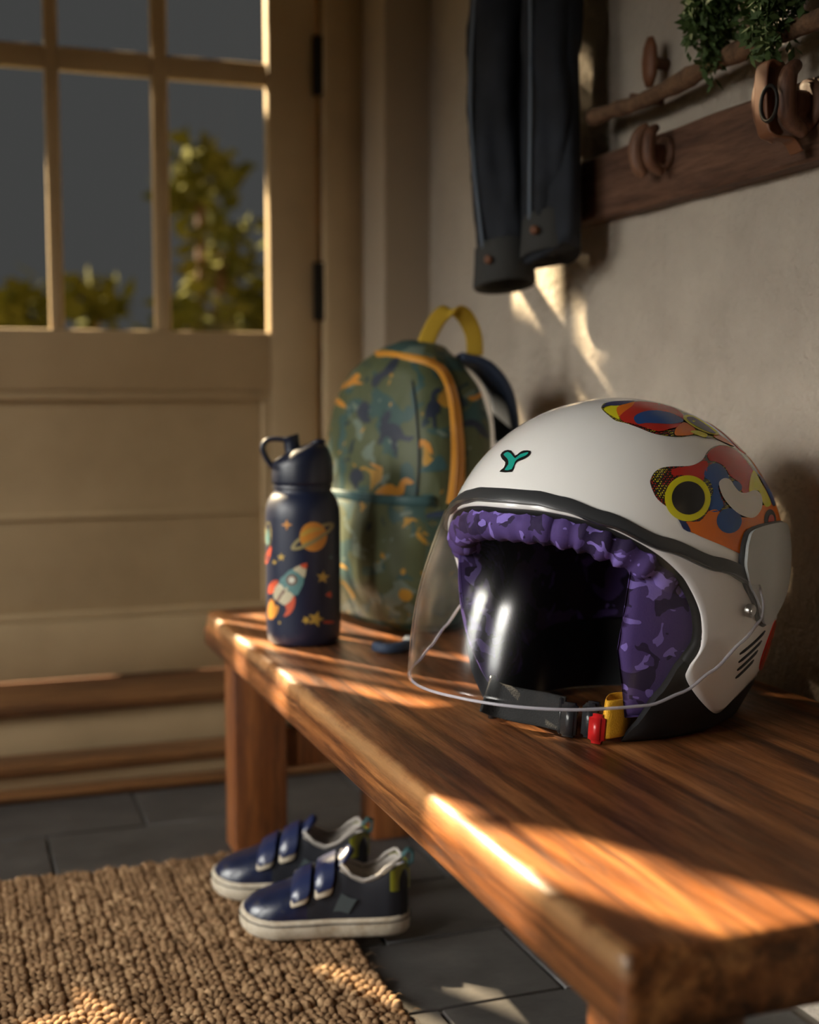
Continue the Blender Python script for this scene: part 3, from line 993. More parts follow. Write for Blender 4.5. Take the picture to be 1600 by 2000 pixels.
bk('buckle_frame', 1112, 1436, 0.013, 0.026, 0.007, M['plastic_black'])
bk('buckle_frame', 1096, 1430, 0.004, 0.028, 0.005, M['plastic_black'])
bk('buckle_latch', 1152, 1440, 0.012, 0.026, 0.008, M['plastic_black'], 0.001)
bk('buckle_latch', 1160, 1436, 0.014, 0.007, 0.010, M['plastic_black'], 0.020)
bk('buckle_button', 1167, 1449, 0.013, 0.022, 0.010, M['red_plastic'])
V, Fc = sweep(catmull([hl(1182, 1450, .2825), hl(1224, 1443, .2825), hl(1229, 1431, .2825), hl(1188, 1435, .2825)], 8), 1.0, 12, closed=True, flat=(0.0142, 0.0011), up=tilt)
mk('strap_loop', [v + Vector((0, 0, 0.0172)) for v in V], Fc, M['web_yellow'], helmet)
sp = catmull([hl(1222, 1438, .2825), hl(1240, 1420, .283), hl(1262, 1400, .284)], 6, closed=False)
mk('strap_tail', *sweep([p + Vector((0, 0, 0.013)) for p in sp], 1.0, 12, flat=(0.010, 0.0011), up=tilt), M['web_yellow'], helmet)

# ================================================================== bottle
BC = Vector((0.3535, 1.318, 0.2803))
bottle = tag(empty('water_bottle', BC), 'navy water bottle with rocket, planet and stars beside the backpack', 'bottle')
BM = Matrix.Translation(BC)
V, Fc = lathe([(0.030, 0.0), (0.0350, 0.0008), (0.0378, 0.004), (0.0385, 0.012), (0.0388, 0.014), (0.0388, 0.020), (0.0390, 0.022), (0.0390, 0.132), (0.0386, 0.140), (0.0365, 0.149), (0.0325, 0.156), (0.0298, 0.159), (0.0296, 0.166)], 64)
body = mk('body', V, Fc, M['bottle'], bottle, angle=60)
BS = Surface(V, Fc, BM)
V, Fc = lathe([(0.0280, 0.1605), (0.0306, 0.162), (0.0310, 0.1645), (0.0300, 0.1665), (0.0318, 0.168), (0.0320, 0.170), (0.0320, 0.186), (0.0312, 0.189)], 56)
cap = mk('cap', V, Fc, M['cap'], bottle, angle=50)
# sloping lid top: higher on the right, with a spout and a carrying loop on the left
ax = RT.copy()
V = []
prof = [(0.0316, 0.0), (0.0310, 0.25), (0.0275, 0.65), (0.0215, 0.92), (0.010, 1.0)]
SEG = 56
for (r_, t_) in prof:
    for q in range(SEG):
        a = 2 * pi * q / SEG
        x_, y_ = r_ * cos(a), r_ * sin(a)
        sx = (x_ * ax.x + y_ * ax.y) / 0.0316
        hgt = 0.008 + 0.017 * max(0, min(1, (sx + 0.75) / 1.25)) ** 0.8
        V.append(Vector((x_, y_, 0.187 + hgt * t_)))
lid = mk('lid', V, grid_faces(len(prof), SEG, wrap_m=True) + [tuple(range(SEG - 1, -1, -1)), tuple((len(prof) - 1) * SEG + q for q in range(SEG))], M['cap'], cap, angle=60)


def bpt(s_, z_, d_=0.0):
    return ax * s_ + Vector((ax.y, -ax.x, 0)) * d_ + Vector((0, 0, z_))


sp = catmull([bpt(-0.008, 0.190), bpt(-0.0105, 0.203), bpt(-0.0115, 0.211), bpt(-0.0130, 0.2165)], 5, closed=False)
mk('spout', *sweep(sp, [0.0100 - 0.0018 * min(1, q / 5) + 0.0012 * max(0, (q - 10) / 5) for q in range(len(sp))], 18, up=Vector((0, 1, 0))), M['cap'], cap)
sp = catmull([bpt(-0.031, 0.184), bpt(-0.038, 0.194), bpt(-0.0415, 0.2045), bpt(-0.0365, 0.212), bpt(-0.026, 0.2135), bpt(-0.013, 0.2115)], 6, closed=False)
mk('carry_loop', *sweep(sp, 1.0, 14, flat=(0.0026, 0.0055), up=[Vector((q[0], q[1], 0.0)) * 0 + (sp[min(i + 1, len(sp) - 1)] - sp[max(i - 1, 0)]).cross(Vector((ax.y, -ax.x, 0))).normalized() for i, q in enumerate(sp)]), M['cap'], cap)
mk('lid_tab', *sweep([bpt(0.010, 0.2085), bpt(0.017, 0.2115), bpt(0.0235, 0.2105)], 1.0, 12, flat=(0.0022, 0.008), up=Vector((0, 0, 1))), M['cap'], cap)


def bcr(pts):
    return [(500 + a / 4.442, 840 + b / 4.444) for a, b in pts]


def star(cx, cy, r, n_=5, inner=0.42, rot=0.0):
    o_ = []
    for q in range(2 * n_):
        rr = r if q % 2 == 0 else r * inner
        a = -pi / 2 + pi * q / n_ + rot
        o_.append((cx + rr * cos(a), cy + rr * sin(a)))
    return o_


def half_ring(cx, cy, a_, b_, ai, bi, rot, t0, t1, n_=18):
    o_ = []
    for q in range(n_ + 1):
        t = t0 + (t1 - t0) * q / n_
        o_.append((cx + a_ * cos(t) * cos(rot) - b_ * sin(t) * sin(rot), cy + a_ * cos(t) * sin(rot) + b_ * sin(t) * cos(rot)))
    for q in range(n_, -1, -1):
        t = t0 + (t1 - t0) * q / n_
        o_.append((cx + ai * cos(t) * cos(rot) - bi * sin(t) * sin(rot), cy + ai * cos(t) * sin(rot) + bi * sin(t) * cos(rot)))
    return o_


RO = R(-31)
BP = [
    ('planet_ring', half_ring(490, 922, 215, 58, 175, 26, RO, pi, 2 * pi), 'b_ring', 0, 0),
    ('planet', oval(497, 925, 117, 128), 'b_orange', 1, 2),
    ('planet_band', [(388, 900), (470, 850), (560, 850), (590, 862), (500, 880), (400, 925)], 'b_gold', 2, 2),
    ('planet_band', [(400, 985), (500, 950), (600, 890), (610, 910), (500, 985), (425, 1010)], 'b_gold', 2, 2),
    ('planet_ring', half_ring(490, 922, 215, 58, 175, 26, RO, 0, pi), 'b_ring', 3, 0),
    ('rocket_fin', [(110, 1420), (115, 1350), (150, 1308), (197, 1308), (165, 1400)], 'b_red', 0, 2),
    ('rocket_fin', [(252, 1512), (310, 1430), (342, 1460), (332, 1540), (292, 1600), (240, 1618), (268, 1560)], 'b_red', 0, 2),
    ('rocket_flame', [(112, 1630), (106, 1540), (130, 1465), (158, 1490), (165, 1520), (202, 1530), (182, 1600), (145, 1640)], 'b_orange', 0, 2),
    ('rocket_body', [(205, 1325), (330, 1432), (255, 1518), (215, 1500), (168, 1472), (152, 1420)], 'b_cream', 1, 2),
    ('rocket_body', [(328, 1200), (422, 1275), (380, 1400), (330, 1436), (203, 1328), (250, 1258)], 'b_teal', 1, 2),
    ('rocket_nose', [(322, 1208), (385, 1172), (440, 1157), (436, 1210), (420, 1282), (372, 1242)], 'b_cream', 2, 2),
    ('rocket_nose', [(385, 1172), (442, 1153), (437, 1200), (405, 1196)], 'b_red', 3, 2),
    ('rocket_stripe', [(240, 1382), (258, 1395), (195, 1495), (172, 1482)], 'b_brown', 2, 0),
    ('rocket_window', oval(312, 1300, 47, 48), 'b_brown', 2, 0), ('rocket_window', oval(312, 1300, 27, 28), 'b_white', 3, 0),
    ('star_mark', star(268, 822, 50, 4, 0.35), 'b_orange', 0, 0), ('star_mark', star(220, 1103, 38), 'b_gold', 0, 0), ('star_mark', star(162, 1148, 24), 'b_gold', 0, 0),
    ('star_mark', star(580, 1277, 60, 5, 0.42, 0.1), 'b_gold', 0, 0), ('star_mark', star(635, 1428, 34, 3, 0.6, 0.4), 'b_red', 0, 0),
    ('star_mark', star(520, 1640, 74, 5, 0.45, 0.3), 'b_gold', 0, 0), ('star_mark', star(435, 1650, 40, 5, 0.5, 0.7), 'b_gold', 0, 0),
    ('star_mark', oval(630, 1667, 50, 13), 'b_red', 0, 0), ('star_mark', star(650, 1105, 18, 4), 'b_teal', 0, 0), ('star_mark', star(205, 1672, 16, 5), 'b_gold', 0, 0),
    ('planet', oval(108, 900, 28, 105), 'b_ring', 0, 2), ('planet_band', oval(104, 930, 15, 70), 'b_teal', 1, 2), ('star_mark', oval(108, 1085, 16, 80, rot=0.3), 'b_red', 0, 2),
]
for nm, pts, mt, lay, sm in BP:
    BS.mark(nm, bcr(pts), M[mt], body, 0.0003 + 0.00018 * lay, 7, sm)

# ================================================================== backpack
KC, KG = Vector((0.500, 1.408, 0.2803)), R(-75)
bag = tag(empty('backpack', KC, KG), 'green dinosaur-print kids backpack with mustard zip standing at the end of the bench', 'backpack')
KM = Matrix.Translation(KC) @ Matrix.Rotation(KG, 4, 'Z')
KH = 0.322
WTAB = [(0.0, 0.080), (0.012, 0.098), (0.05, 0.110), (0.16, 0.114), (0.22, 0.108), (0.265, 0.090), (0.295, 0.066), (0.312, 0.040), (0.322, 0.012)]
DTAB = [(0.0, 0.044), (0.012, 0.056), (0.06, 0.066), (0.16, 0.064), (0.24, 0.056), (0.285, 0.046), (0.31, 0.030), (0.322, 0.008)]


def bag_pt(z, a, grow=0.0):
    w_, d_ = interp(WTAB, z) * 1.07, interp(DTAB, z) * 1.04
    ex = 0.62
    c_, s_ = cos(a), sin(a)
    x = math.copysign(abs(c_) ** ex, c_) * w_
    y = math.copysign(abs(s_) ** ex, s_) * d_
    wr = noise.noise(Vector((x * 14, y * 20, z * 9))) * 0.006 + noise.noise(Vector((x * 30 + z * 18, y * 30, z * 22))) * 0.003
    f = 1 + wr / max(0.03, w_) if grow == 0 or True else 1
    # the wall side lies flatter
    if y > 0: y *= 0.9
    return Vector((x * f, y * f - 0.010 * max(0, z - 0.2) / 0.12 * -1, z))


ZS = [0.0, 0.004, 0.012] + [0.012 + (KH - 0.012 - 0.004) * (q / 56) for q in range(1, 57)] + [KH - 0.001]
NS = 96
V = [bag_pt(z, 2 * pi * q / NS) for z in ZS for q in range(NS)]
Fc = grid_faces(len(ZS), NS, wrap_m=True) + [tuple(range(NS - 1, -1, -1)), tuple((len(ZS) - 1) * NS + q for q in range(NS))]
bagb = mk('body', V, Fc, M['bag'], bag, angle=70)
KS = Surface(V, Fc, KM)


def kcr(pts):
    return [(480 + a / 2.7586, 580 + b / 2.7586) for a, b in pts]


# front pocket: a padded lower panel on the front
V = []
NI, NJ = 24, 30
for i in range(NI + 1):
    z = 0.012 + 0.135 * i / NI
    for j in range(NJ + 1):
        t = j / NJ
        a = pi + 0.42 + (pi - 0.84) * t
        puff = max(0, sin(pi * t)) ** 0.4 * (max(0, sin(pi * (0.06 + 0.90 * i / NI))) ** 0.35)
        p = bag_pt(z, a)
        V.append(p + Vector((0, -1, 0)) * (0.020 * puff + 0.0005))
mk('front_pocket', V, grid_faces(NI + 1, NJ + 1), M['bag'], bag)
pt = [bag_pt(0.147, pi + 0.42 + (pi - 0.84) * t / 20) + Vector((0, -1, 0)) * (0.0035 + 0.016 * max(0, sin(pi * t / 20)) ** 0.4 * 0.42) for t in range(21)]
mk('pocket_trim', *sweep(pt, 1.0, 10, flat=(0.0055, 0.0022)), M['bag_teal'], bag)


# arched main zip: its path is laid onto the bag's surface
def strip_on(S, px, half, off, n_=8):
    c = catmull([Vector(q) for q in px], n_, closed=False)
    V_, m_ = [], len(c)
    for i, p in enumerate(c):
        d = (c[min(i + 1, m_ - 1)] - c[max(i - 1, 0)]).normalized()
        nrm = Vector((-d.y, d.x))
        h = half[0] + (half[1] - half[0]) * i / (m_ - 1)
        for s_ in (-1, -0.5, 0, 0.5, 1):
            q = p + nrm * (h * s_)
            V_.append(S.hit(q.x, q.y, off if abs(s_) < 1 else -0.0004))
    return V_, grid_faces(m_, 5)


ZP = [(735, 692), (765, 691), (800, 698), (835, 706), (860, 720), (877, 748), (888, 790), (893, 840), (895, 890), (893, 940), (888, 985)]
mk('zip_tape', *strip_on(KS, ZP, (5, 17), 0.0030), M['zip'], bag)
for dx in (-4.5, 4.5):
    mk('zip_teeth', *strip_on(KS, [(a + dx, b) for a, b in ZP[3:]], (1.0, 1.4), 0.0042), M['zip_dark'], bag)
mk('seam_piping', *strip_on(KS, [(806, 745), (812, 790), (817, 850), (818, 920), (812, 975), (800, 1060), (790, 1140), (782, 1200)], (1.6, 1.8), 0.0022), M['bag_navy'], bag)
# dinosaurs
DI = [
    ([(720, 700), (750, 682), (800, 680), (838, 705), (860, 748), (912, 752), (882, 782), (832, 770), (812, 790), (818, 822), (788, 822), (790, 780), (762, 752), (742, 772), (722, 802), (713, 780), (730, 740)], 'bag_navy'),
    ([(735, 690), (730, 655), (772, 608), (784, 640), (760, 690)], 'bag_navy'),
    ([(698, 1057), (740, 1020), (790, 1008), (818, 1028), (838, 990), (870, 973), (908, 1000), (882, 1012), (862, 1012), (852, 1062), (800, 1072), (740, 1067)], 'bag_orange'),
    ([(1000, 560), (1040, 570), (1047, 620), (1022, 640), (1027, 702), (1008, 702), (1005, 650), (968, 655), (975, 590)], 'bag_navy'),
    ([(998, 570), (1002, 515), (1038, 488), (1052, 508), (1022, 530), (1022, 575)], 'bag_navy'),
    ([(1195, 540), (1240, 530), (1270, 500), (1300, 465), (1350, 450), (1362, 490), (1322, 500), (1312, 540), (1332, 578), (1300, 575), (1280, 545), (1220, 562)], 'bag_orange'),
    ([(508, 492), (560, 448), (600, 408), (622, 430), (602, 450), (638, 470), (580, 472), (530, 498)], 'bag_orange'),
    ([(928, 832), (942, 768), (992, 788), (1008, 852), (976, 822), (950, 802)], 'bag_orange'),
    ([(928, 942), (990, 900), (1040, 850), (1072, 880), (1082, 930), (1000, 942)], 'bag_teal'),
    ([(1160, 690), (1200, 660), (1250, 670), (1290, 710), (1310, 760), (1270, 750), (1230, 700), (1190, 700)], 'bag_navy'),
    ([(600, 610), (640, 560), (670, 590), (660, 640), (680, 670), (640, 680), (610, 650)], 'bag_navy'),
    ([(690, 430), (740, 400), (790, 340), (830, 330), (800, 400), (740, 440), (700, 490), (680, 470)], 'bag_navy'),
    ([(480, 530), (530, 570), (545, 600), (500, 585), (475, 560)], 'bag_orange'),
    ([(560, 980), (580, 930), (620, 930), (640, 980), (610, 1000), (600, 1040), (580, 1010)], 'bag_navy'),
    ([(670, 895), (720, 910), (745, 935), (700, 920)], 'bag_orange'),
]
for pts, mt in DI:
    KS.mark('dinosaur_print', kcr(pts), M[mt], bagb, 0.0006, 7, 2)
# mesh side pocket: a net of cords with a navy hem
MX = [(790, 1010), (905, 1000)]
top_e = [(795, 1003), (830, 1008), (870, 1006), (905, 998)]
mk('pocket_hem', *strip_on(KS, top_e, (9, 9), 0.0042), M['strap_navy'], bag)
cord_v, cord_f = [], []
poly = [(797, 1012), (905, 1006), (900, 1190), (780, 1205), (765, 1170), (785, 1090)]
for fam in (0, 1):
    for q in range(-30, 40):
        line = []
        for s_ in range(60):
            x = 760 + s_ * 2.6
            y = 1010 + q * 8.5 + (x - 760) * (1.05 if fam else -1.05)
            if inside((x, y), poly):
                h = KS.hit(x, y, 0.0045)
                line.append(h)
        if len(line) > 2:
            v_, f_ = sweep(line[::2] if len(line) > 5 else line, 0.00055, 4)
            b_ = len(cord_v)
            cord_v += v_
            cord_f += [tuple(i_ + b_ for i_ in ff) for ff in f_]
tag(mk('pocket_net', cord_v, cord_f, M['mesh_cord'], bag), kind='stuff')
# top handle, shoulder straps and a webbing tab
hpts = [KM.inverted() @ onp(a, b, 1, 1.385) for a, b in ((825, 690), (840, 650), (862, 615), (885, 606), (908, 618), (925, 655), (928, 695))]
hs = catmull(hpts, 6, closed=False)
mk('top_handle', *sweep(hs, 1.0, 12, flat=(0.0016, 0.0095), up=[(hs[min(i + 1, len(hs) - 1)] - hs[max(i - 1, 0)]).cross(Vector((0.55, 0.83, 0.0))).normalized() for i in range(len(hs))]), M['handle'], bag)
for sx in (1, -1):
    pa = [(sx * 0.045, 0.040, 0.300), (sx * 0.056, 0.066, 0.290), (sx * 0.066, 0.086, 0.258), (sx * 0.074, 0.090, 0.20), (sx * 0.084, 0.082, 0.13), (sx * 0.092, 0.066, 0.07), (sx * 0.096, 0.045, 0.03)]
    pc = catmull(pa, 6, closed=False)
    mk('shoulder_strap', *sweep(pc, [1.0 if q < 24 else 0.55 for q in range(len(pc))], 14, flat=(0.0055, 0.020), up=[(pc[min(i + 1, len(pc) - 1)] - pc[max(i - 1, 0)]).cross(Vector((1, 0, 0))).normalized() for i in range(len(pc))]), M['strap_navy'], bag)
    mk('strap_adjuster', *sweep([(sx * 0.070, 0.094, 0.215), (sx * 0.075, 0.097, 0.185)], 1.0, 12, flat=(0.004, 0.014), up=Vector((0, 1, 0))), M['bag_teal'], bag)
tb = [KM.inverted() @ onp(a, b, 2, 0.2865) for a, b in ((735, 1262), (755, 1266), (790, 1262), (800, 1250))]
mk('webbing_tab', *sweep(catmull(tb, 5, closed=False), 1.0, 12, flat=(0.0048, 0.0055)), M['strap_navy'], bag)

# ================================================================== shoes
SL = 0.167
SW = [(0.0, 0.006), (0.02, 0.0150), (0.06, 0.0215), (0.12, 0.0255), (0.25, 0.0275), (0.45, 0.0280), (0.62, 0.0320), (0.78, 0.0340), (0.88, 0.0305), (0.94, 0.0245), (0.98, 0.0150), (1.0, 0.006)]
SH = [(0.0, 0.054), (0.03, 0.070), (0.08, 0.073), (0.13, 0.068), (0.19, 0.059), (0.27, 0.055), (0.34, 0.060), (0.42, 0.073), (0.50, 0.067), (0.60, 0.057), (0.70, 0.048), (0.82, 0.041), (0.92, 0.035), (0.97, 0.029), (1.0, 0.020)]


def shoe_proto():
    root = empty('sneaker')
    ss = [0, .01, .02, .04, .06, .09, .12, .16, .2, .25, .3, .35, .4, .45, .5, .55, .6, .65, .7, .75, .8, .84, .88, .91, .94, .96, .98, .99, 1.0]
    # sole: outline polygon with rounded walls
    out = [(s * SL, interp(SW, s)) for s in ss] + [(s * SL, -interp(SW, s)) for s in reversed(ss)]
    n_ = len(out)
    V_ = []
    for (z, gx) in ((0.0, -0.0025), (0.0025, 0.0), (0.010, 0.0008), (0.0175, 0.0), (0.0195, -0.0012), (0.0198, -0.005)):
        for (x, y) in out:
            f = 1 + gx / 0.034
            zz = z + 0.006 * max(0, (x / SL - 0.78) / 0.22) ** 2 * (1 if z < 0.012 else 0.9)
            V_.append(Vector(((x - SL / 2) * (1 + gx / 0.09) + SL / 2, y * f, zz)))
    F_ = grid_faces(6, n_, wrap_m=True) + [tuple(range(n_ - 1, -1, -1)), tuple(5 * n_ + q for q in range(n_))]
    sole = mk('sole', V_, F_, M['sole'], root, angle=60)
    # seam line round the sole
    lp = [Vector(((x - SL / 2) * 1.012 + SL / 2, y * 1.028, 0.0150 + 0.0054 * max(0, (x / SL - 0.78) / 0.22) ** 2)) for (x, y) in out]
    mk('sole_groove', *sweep(lp, 0.0006, 5, closed=True), M['shoe_side'], sole)

    def sec(s):
        w, h = interp(SW, s) * 0.95, interp(SH, s)
        op = [(-1.0, None), (-1.0, .42), (-.93, .75), (-.80, 1.0), (-.66, .93), (-.60, .55), (0, .36)]
        cl = [(-1.0, None), (-1.0, .48), (-.90, .74), (-.70, .90), (-.46, .97), (-.22, .995), (0, 1.0)]
        o = max(0, min(1, (s - 0.035) / 0.045)) * max(0, min(1, (0.43 - s) / 0.07))
        o = o * o * (3 - 2 * o)
        pts = []
        lift = 0.0055 * max(0, (s - 0.78) / 0.22) ** 2
        for (a, b), (c, d) in zip(op, cl):
            x = a * o + c * (1 - o)
            z = 0.017 + lift if b is None else (b * o + d * (1 - o)) * h
            pts.append((x * w, max(z, 0.017)))
        pts = pts + [(-x, z) for x, z in reversed(pts[:-1])]
        return pts

    st_ = [0.004, .015, .03, .05, .07, .09, .12, .16, .2, .24, .28, .32, .35, .38, .41, .44, .48, .52, .56, .6, .65, .7, .75, .8, .84, .88, .91, .94, .965, .985, .996]
    V_ = []
    for s in st_:
        for (y, z) in sec(s):
            V_.append(Vector((s * SL, y, z)))
    m_ = 13
    F_ = grid_faces(len(st_), m_) + [tuple(range(m_)), tuple((len(st_) - 1) * m_ + q for q in range(m_ - 1, -1, -1))]
    up_ = mk('upper', V_, F_, M['shoe'], root)
    up_.data.materials.append(M['shoe_side']); up_.data.materials.append(M['lining'])
    for p in up_.data.polygons:
        c_ = p.center
        s = c_.x / SL
        i_ = p.index
        col_ = i_ % (m_ - 1)
        if i_ < (len(st_) - 1) * (m_ - 1):
            if 0.05 < s < 0.42 and 3 <= col_ <= 8: p.material_index = 2
            elif s < 0.60 and (col_ <= 2 or col_ >= 9): p.material_index = 1
    mod(up_, 'SUBSURF', levels=2, render_levels=2)

    def over(s, f):   # a point over the instep, f from -1 (far side) to 1
        w, h = interp(SW, s) * 0.95 + 0.0028, interp(SH, s) + 0.0030
        a = f * 1.32
        return Vector((s * SL, w * math.copysign(abs(sin(a)) ** 0.8, a), 0.012 + (h - 0.012) * abs(cos(a)) ** 0.55))

    def ribbon(name, s0, ds, f0, f1, mat, thick=0.0022, wid=0.0085, n_=22, lift_end=0.0):
        V2, nn = [], n_
        for i in range(nn + 1):
            f = f0 + (f1 - f0) * i / nn
            e = 1 - 0.28 * max(0, (i / nn - 0.9) / 0.1) ** 2
            for (o_, t_) in ((-1, 0), (-0.9, 1), (0, 1.15), (0.9, 1), (1, 0)):
                s = s0 + ds * (i / nn) + o_ * wid * e / SL
                p = over(s, f)
                nn_ = Vector((0, sin(f * 1.2), cos(f * 1.2)))
                V2.append(p + nn_ * (thick * t_ - 0.0006 + lift_end * (i / nn) ** 4))
        return mk(name, V2, grid_faces(nn + 1, 5, wrap_m=True) + [tuple(range(5)), tuple(nn * 5 + q for q in range(4, -1, -1))], mat, root, angle=60)

    for s0 in (0.485, 0.625):
        ribbon('strap_backing', s0 + 0.006, 0.015, 0.2, 0.95, M['sole'], thick=0.0009, wid=0.0088)
        ribbon('hook_strap', s0, 0.015, -0.98, 0.86, M['shoe_strap'], wid=0.0098)
        lp_ = [over(s0 + 0.004 + sx_ * 0.046, 0.50 + 0.022 * q) + Vector((0, 0.0022, 0.0012)) for sx_ in (0,) for q in range(2)]
    # loops the straps pass through
    for s0 in (0.485, 0.625):
        pl = [over(s0 + o_, -0.62) + Vector((0, -0.001, 0.002)) for o_ in (-0.06, -0.03, 0, 0.03, 0.06)]
        mk('strap_keeper', *sweep(pl, 0.0017, 8), M['lining'], root)
    # tongue
    V2 = []
    for i in range(9):
        t = i / 8
        x = (0.47 - 0.13 * t) * SL
        z = 0.062 + 0.020 * t
        hw = 0.0135 + 0.003 * sin(pi * t) - 0.004 * max(0, t - 0.8) / 0.2
        for j in range(10):
            a = 2 * pi * j / 10
            V2.append(Vector((x + 0.0025 * sin(a) * 1.0, hw * cos(a), z + 0.0026 * sin(a) - 0.004 * (cos(a) ** 2))))
    mk('tongue', V2, grid_faces(9, 10, wrap_m=True) + [tuple(range(10)), tuple(80 + q for q in range(9, -1, -1))], M['shoe_strap'], root)
    # heel patch, heel tab, side patches, collar binding
    V2 = []
    for i in range(15):
        f = -1 + 2 * i / 14
        s = 0.014 + 0.12 * abs(f) ** 1.5
        w = interp(SW, s) * 0.955 + 0.0012
        yy = math.copysign(min(abs(f) * 1.25, 1.0), f) * w
        for z in (0.040 + 0.006 * abs(f), 0.055, interp(SH, s) - 0.0025):
            V2.append(Vector((s * SL - 0.0028, yy * (1.0 if z < 0.05 else 0.95), z)))
    mk('heel_patch', V2, grid_faces(15, 3), M['lime'], root)
    mk('heel_tab', *sweep([(0.004, 0, 0.062), (-0.003, 0, 0.068), (-0.0035, 0, 0.077), (0.002, 0, 0.079), (0.007, 0, 0.072)], 1.0, 10, flat=(0.0015, 0.0055), up=[Vector((-1, 0, 0.4)), Vector((-1, 0, 0)), Vector((-0.7, 0, 0.7)), Vector((0.2, 0, 1)), Vector((1, 0, 0.3))]), M['bag_teal'], root)
    for sd_ in (1, -1):
        V2 = []
        for i in range(6):
            for j in range(4):
                s = 0.36 + 0.09 * i / 5 - 0.05 * j / 3
                zf = 0.24 + 0.26 * j / 3
                w = interp(SW, s) * 0.95 + 0.0010
                V2.append(Vector((s * SL, sd_ * w * 1.005, zf * interp(SH, s) + 0.010)))
        mk('side_patch', V2, grid_faces(6, 4), M['shoe_patch'], root)
    cb = []
    for i in range(41):
        f = i / 40
        s = 0.405 - (0.405 - 0.045) * sin(pi * f) ** 0.7 if True else 0
        yy = interp(SW, s) * 0.95 * 0.80
        sgn = cos(pi * f)
        cb.append(Vector((s * SL, yy * math.copysign(min(1, abs(sgn) * 2.2), sgn), interp(SH, s) + 0.0004)))
    mk('collar_binding', *sweep(cb, 0.0019, 7), M['lining'], root)
    return root


def copy_tree(o, parent=None):
    c = o.copy()
    COL.objects.link(c)
    c.parent = parent
    for ch in [q for q in bpy.data.objects if q.parent == o]:
        copy_tree(ch, c)
    return c


shoe_a = shoe_proto()
# the heel hangs over the edge of the rug
toe, heel = Vector((0.262, 1.236)), Vector((0.424, 1.186))
d2 = (toe - heel).normalized()
for_ = atan2(d2.y, d2.x)
shoe_a.location = (heel.x, heel.y, 0.0118)
shoe_a.rotation_euler = Matrix.Rotation(for_, 3, 'Z').to_4x4().to_euler()
shoe_a.rotation_euler = (Matrix.Rotation(for_, 4, 'Z') @ Matrix.Rotation(R(-0.3), 4, 'Y')).to_euler()
tag(shoe_a, 'small navy sneaker with two straps, nearer of the pair, toe on the rug', 'shoe', 'pair of small navy sneakers')
shoe_b = copy_tree(shoe_a)
toe, heel = Vector((0.256, 1.345)), Vector((0.415, 1.288))
d2 = (toe - heel).normalized()
shoe_b.location = (heel.x, heel.y, 0.0118)
shoe_b.rotation_euler = (Matrix.Rotation(atan2(d2.y, d2.x), 4, 'Z') @ Matrix.Rotation(R(-0.3), 4, 'Y')).to_euler()
tag(shoe_b, 'small navy sneaker partly hidden behind its nearer twin, by the bench leg', 'shoe', 'pair of small navy sneakers')

# ================================================================== jute rug
rug = tag(empty('rug', (0.0, 1.0, 0)), 'chunky woven natural jute rug on the slate floor', 'rug')
RX1, RY0, RY1, PITCHR = 0.364, 0.62, 1.458, 0.0138
sph = []
for i in range(1, 5):
    th = pi * i / 5
    for j in range(8):
        sph.append(Vector((sin(th) * cos(2 * pi * j / 8), sin(th) * sin(2 * pi * j / 8), cos(th))))
sph = [Vector((0, 0, 1))] + sph + [Vector((0, 0, -1))]
sph_f = [(0, 1 + j, 1 + (j + 1) % 8) for j in range(8)]
for i in range(3):
    for j in range(8):
        a, b = 1 + i * 8 + j, 1 + i * 8 + (j + 1) % 8
        sph_f.append((a, a + 8, b + 8, b))
sph_f += [(33, 25 + (j + 1) % 8, 25 + j) for j in range(8)]
rows = 62
for r_ in range(rows):
    x = RX1 - PITCHR * (r_ + 0.5)
    V, Fc = [], []
    n_ = int((RY1 - RY0) / 0.0118)
    for q in range(n_):
        y = RY0 + (q + 0.5 + 0.25 * (r_ % 2)) * 0.0118 + random.uniform(-0.0014, 0.0014)
        cx = x + random.uniform(-0.0011, 0.0011)
        sg = 1 if r_ % 2 else -1
        rot = Matrix.Rotation(sg * 0.55 + random.uniform(-0.3, 0.3), 3, 'Z') @ Matrix.Rotation(random.uniform(-0.25, 0.25), 3, 'X')
        cz = 0.0056 + random.uniform(-0.0016, 0.0016)
        for lobe in (-1, 1):          # each knot is two plump strands side by side
            sc = random.uniform(0.88, 1.12)
            b_ = len(V)
            for p in sph:
                w_ = rot @ Vector((p.x * 0.0050 * sc + lobe * 0.0034, p.y * 0.0062 * sc, p.z * 0.0056 * sc))
                V.append((w_.x + cx, w_.y + y - 1.0, max(0.0002, w_.z + cz)))
            Fc += [tuple(i_ + b_ for i_ in ff) for ff in sph_f]
    me = bpy.data.meshes.new('braid_row')
    me.from_pydata(V, [], Fc)
    me.shade_smooth()
    me.materials.append(M['jute'])
    link(bpy.data.objects.new('braid_row', me), rug)
box('backing', (RX1 - rows * PITCHR, RY0 - 1.0, 0.0004), (RX1 - 0.003, RY1 - 1.0, 0.0040), M['jute'], rug, 0)
# stray fibres
V, Fc = [], []
for q in range(1500):
    x, y = random.uniform(-0.1, RX1 + 0.002), random.uniform(0.95, RY1 + 0.003)
    a = random.uniform(0, 2 * pi)
    L_ = random.uniform(0.006, 0.018)
    p = [Vector((x + cos(a) * L_ * t, y - 1.0 + sin(a) * L_ * t, 0.0105 + 0.0035 * sin(pi * t) * random.uniform(0.2, 1))) for t in (0, 0.5, 1)]
    v_, f_ = sweep(p, 0.00018, 3)
    b_ = len(V)
    V += v_; Fc += [tuple(i_ + b_ for i_ in ff) for ff in f_]
tag(mk('stray_fibres', V, Fc, M['jute'], rug), kind='stuff')

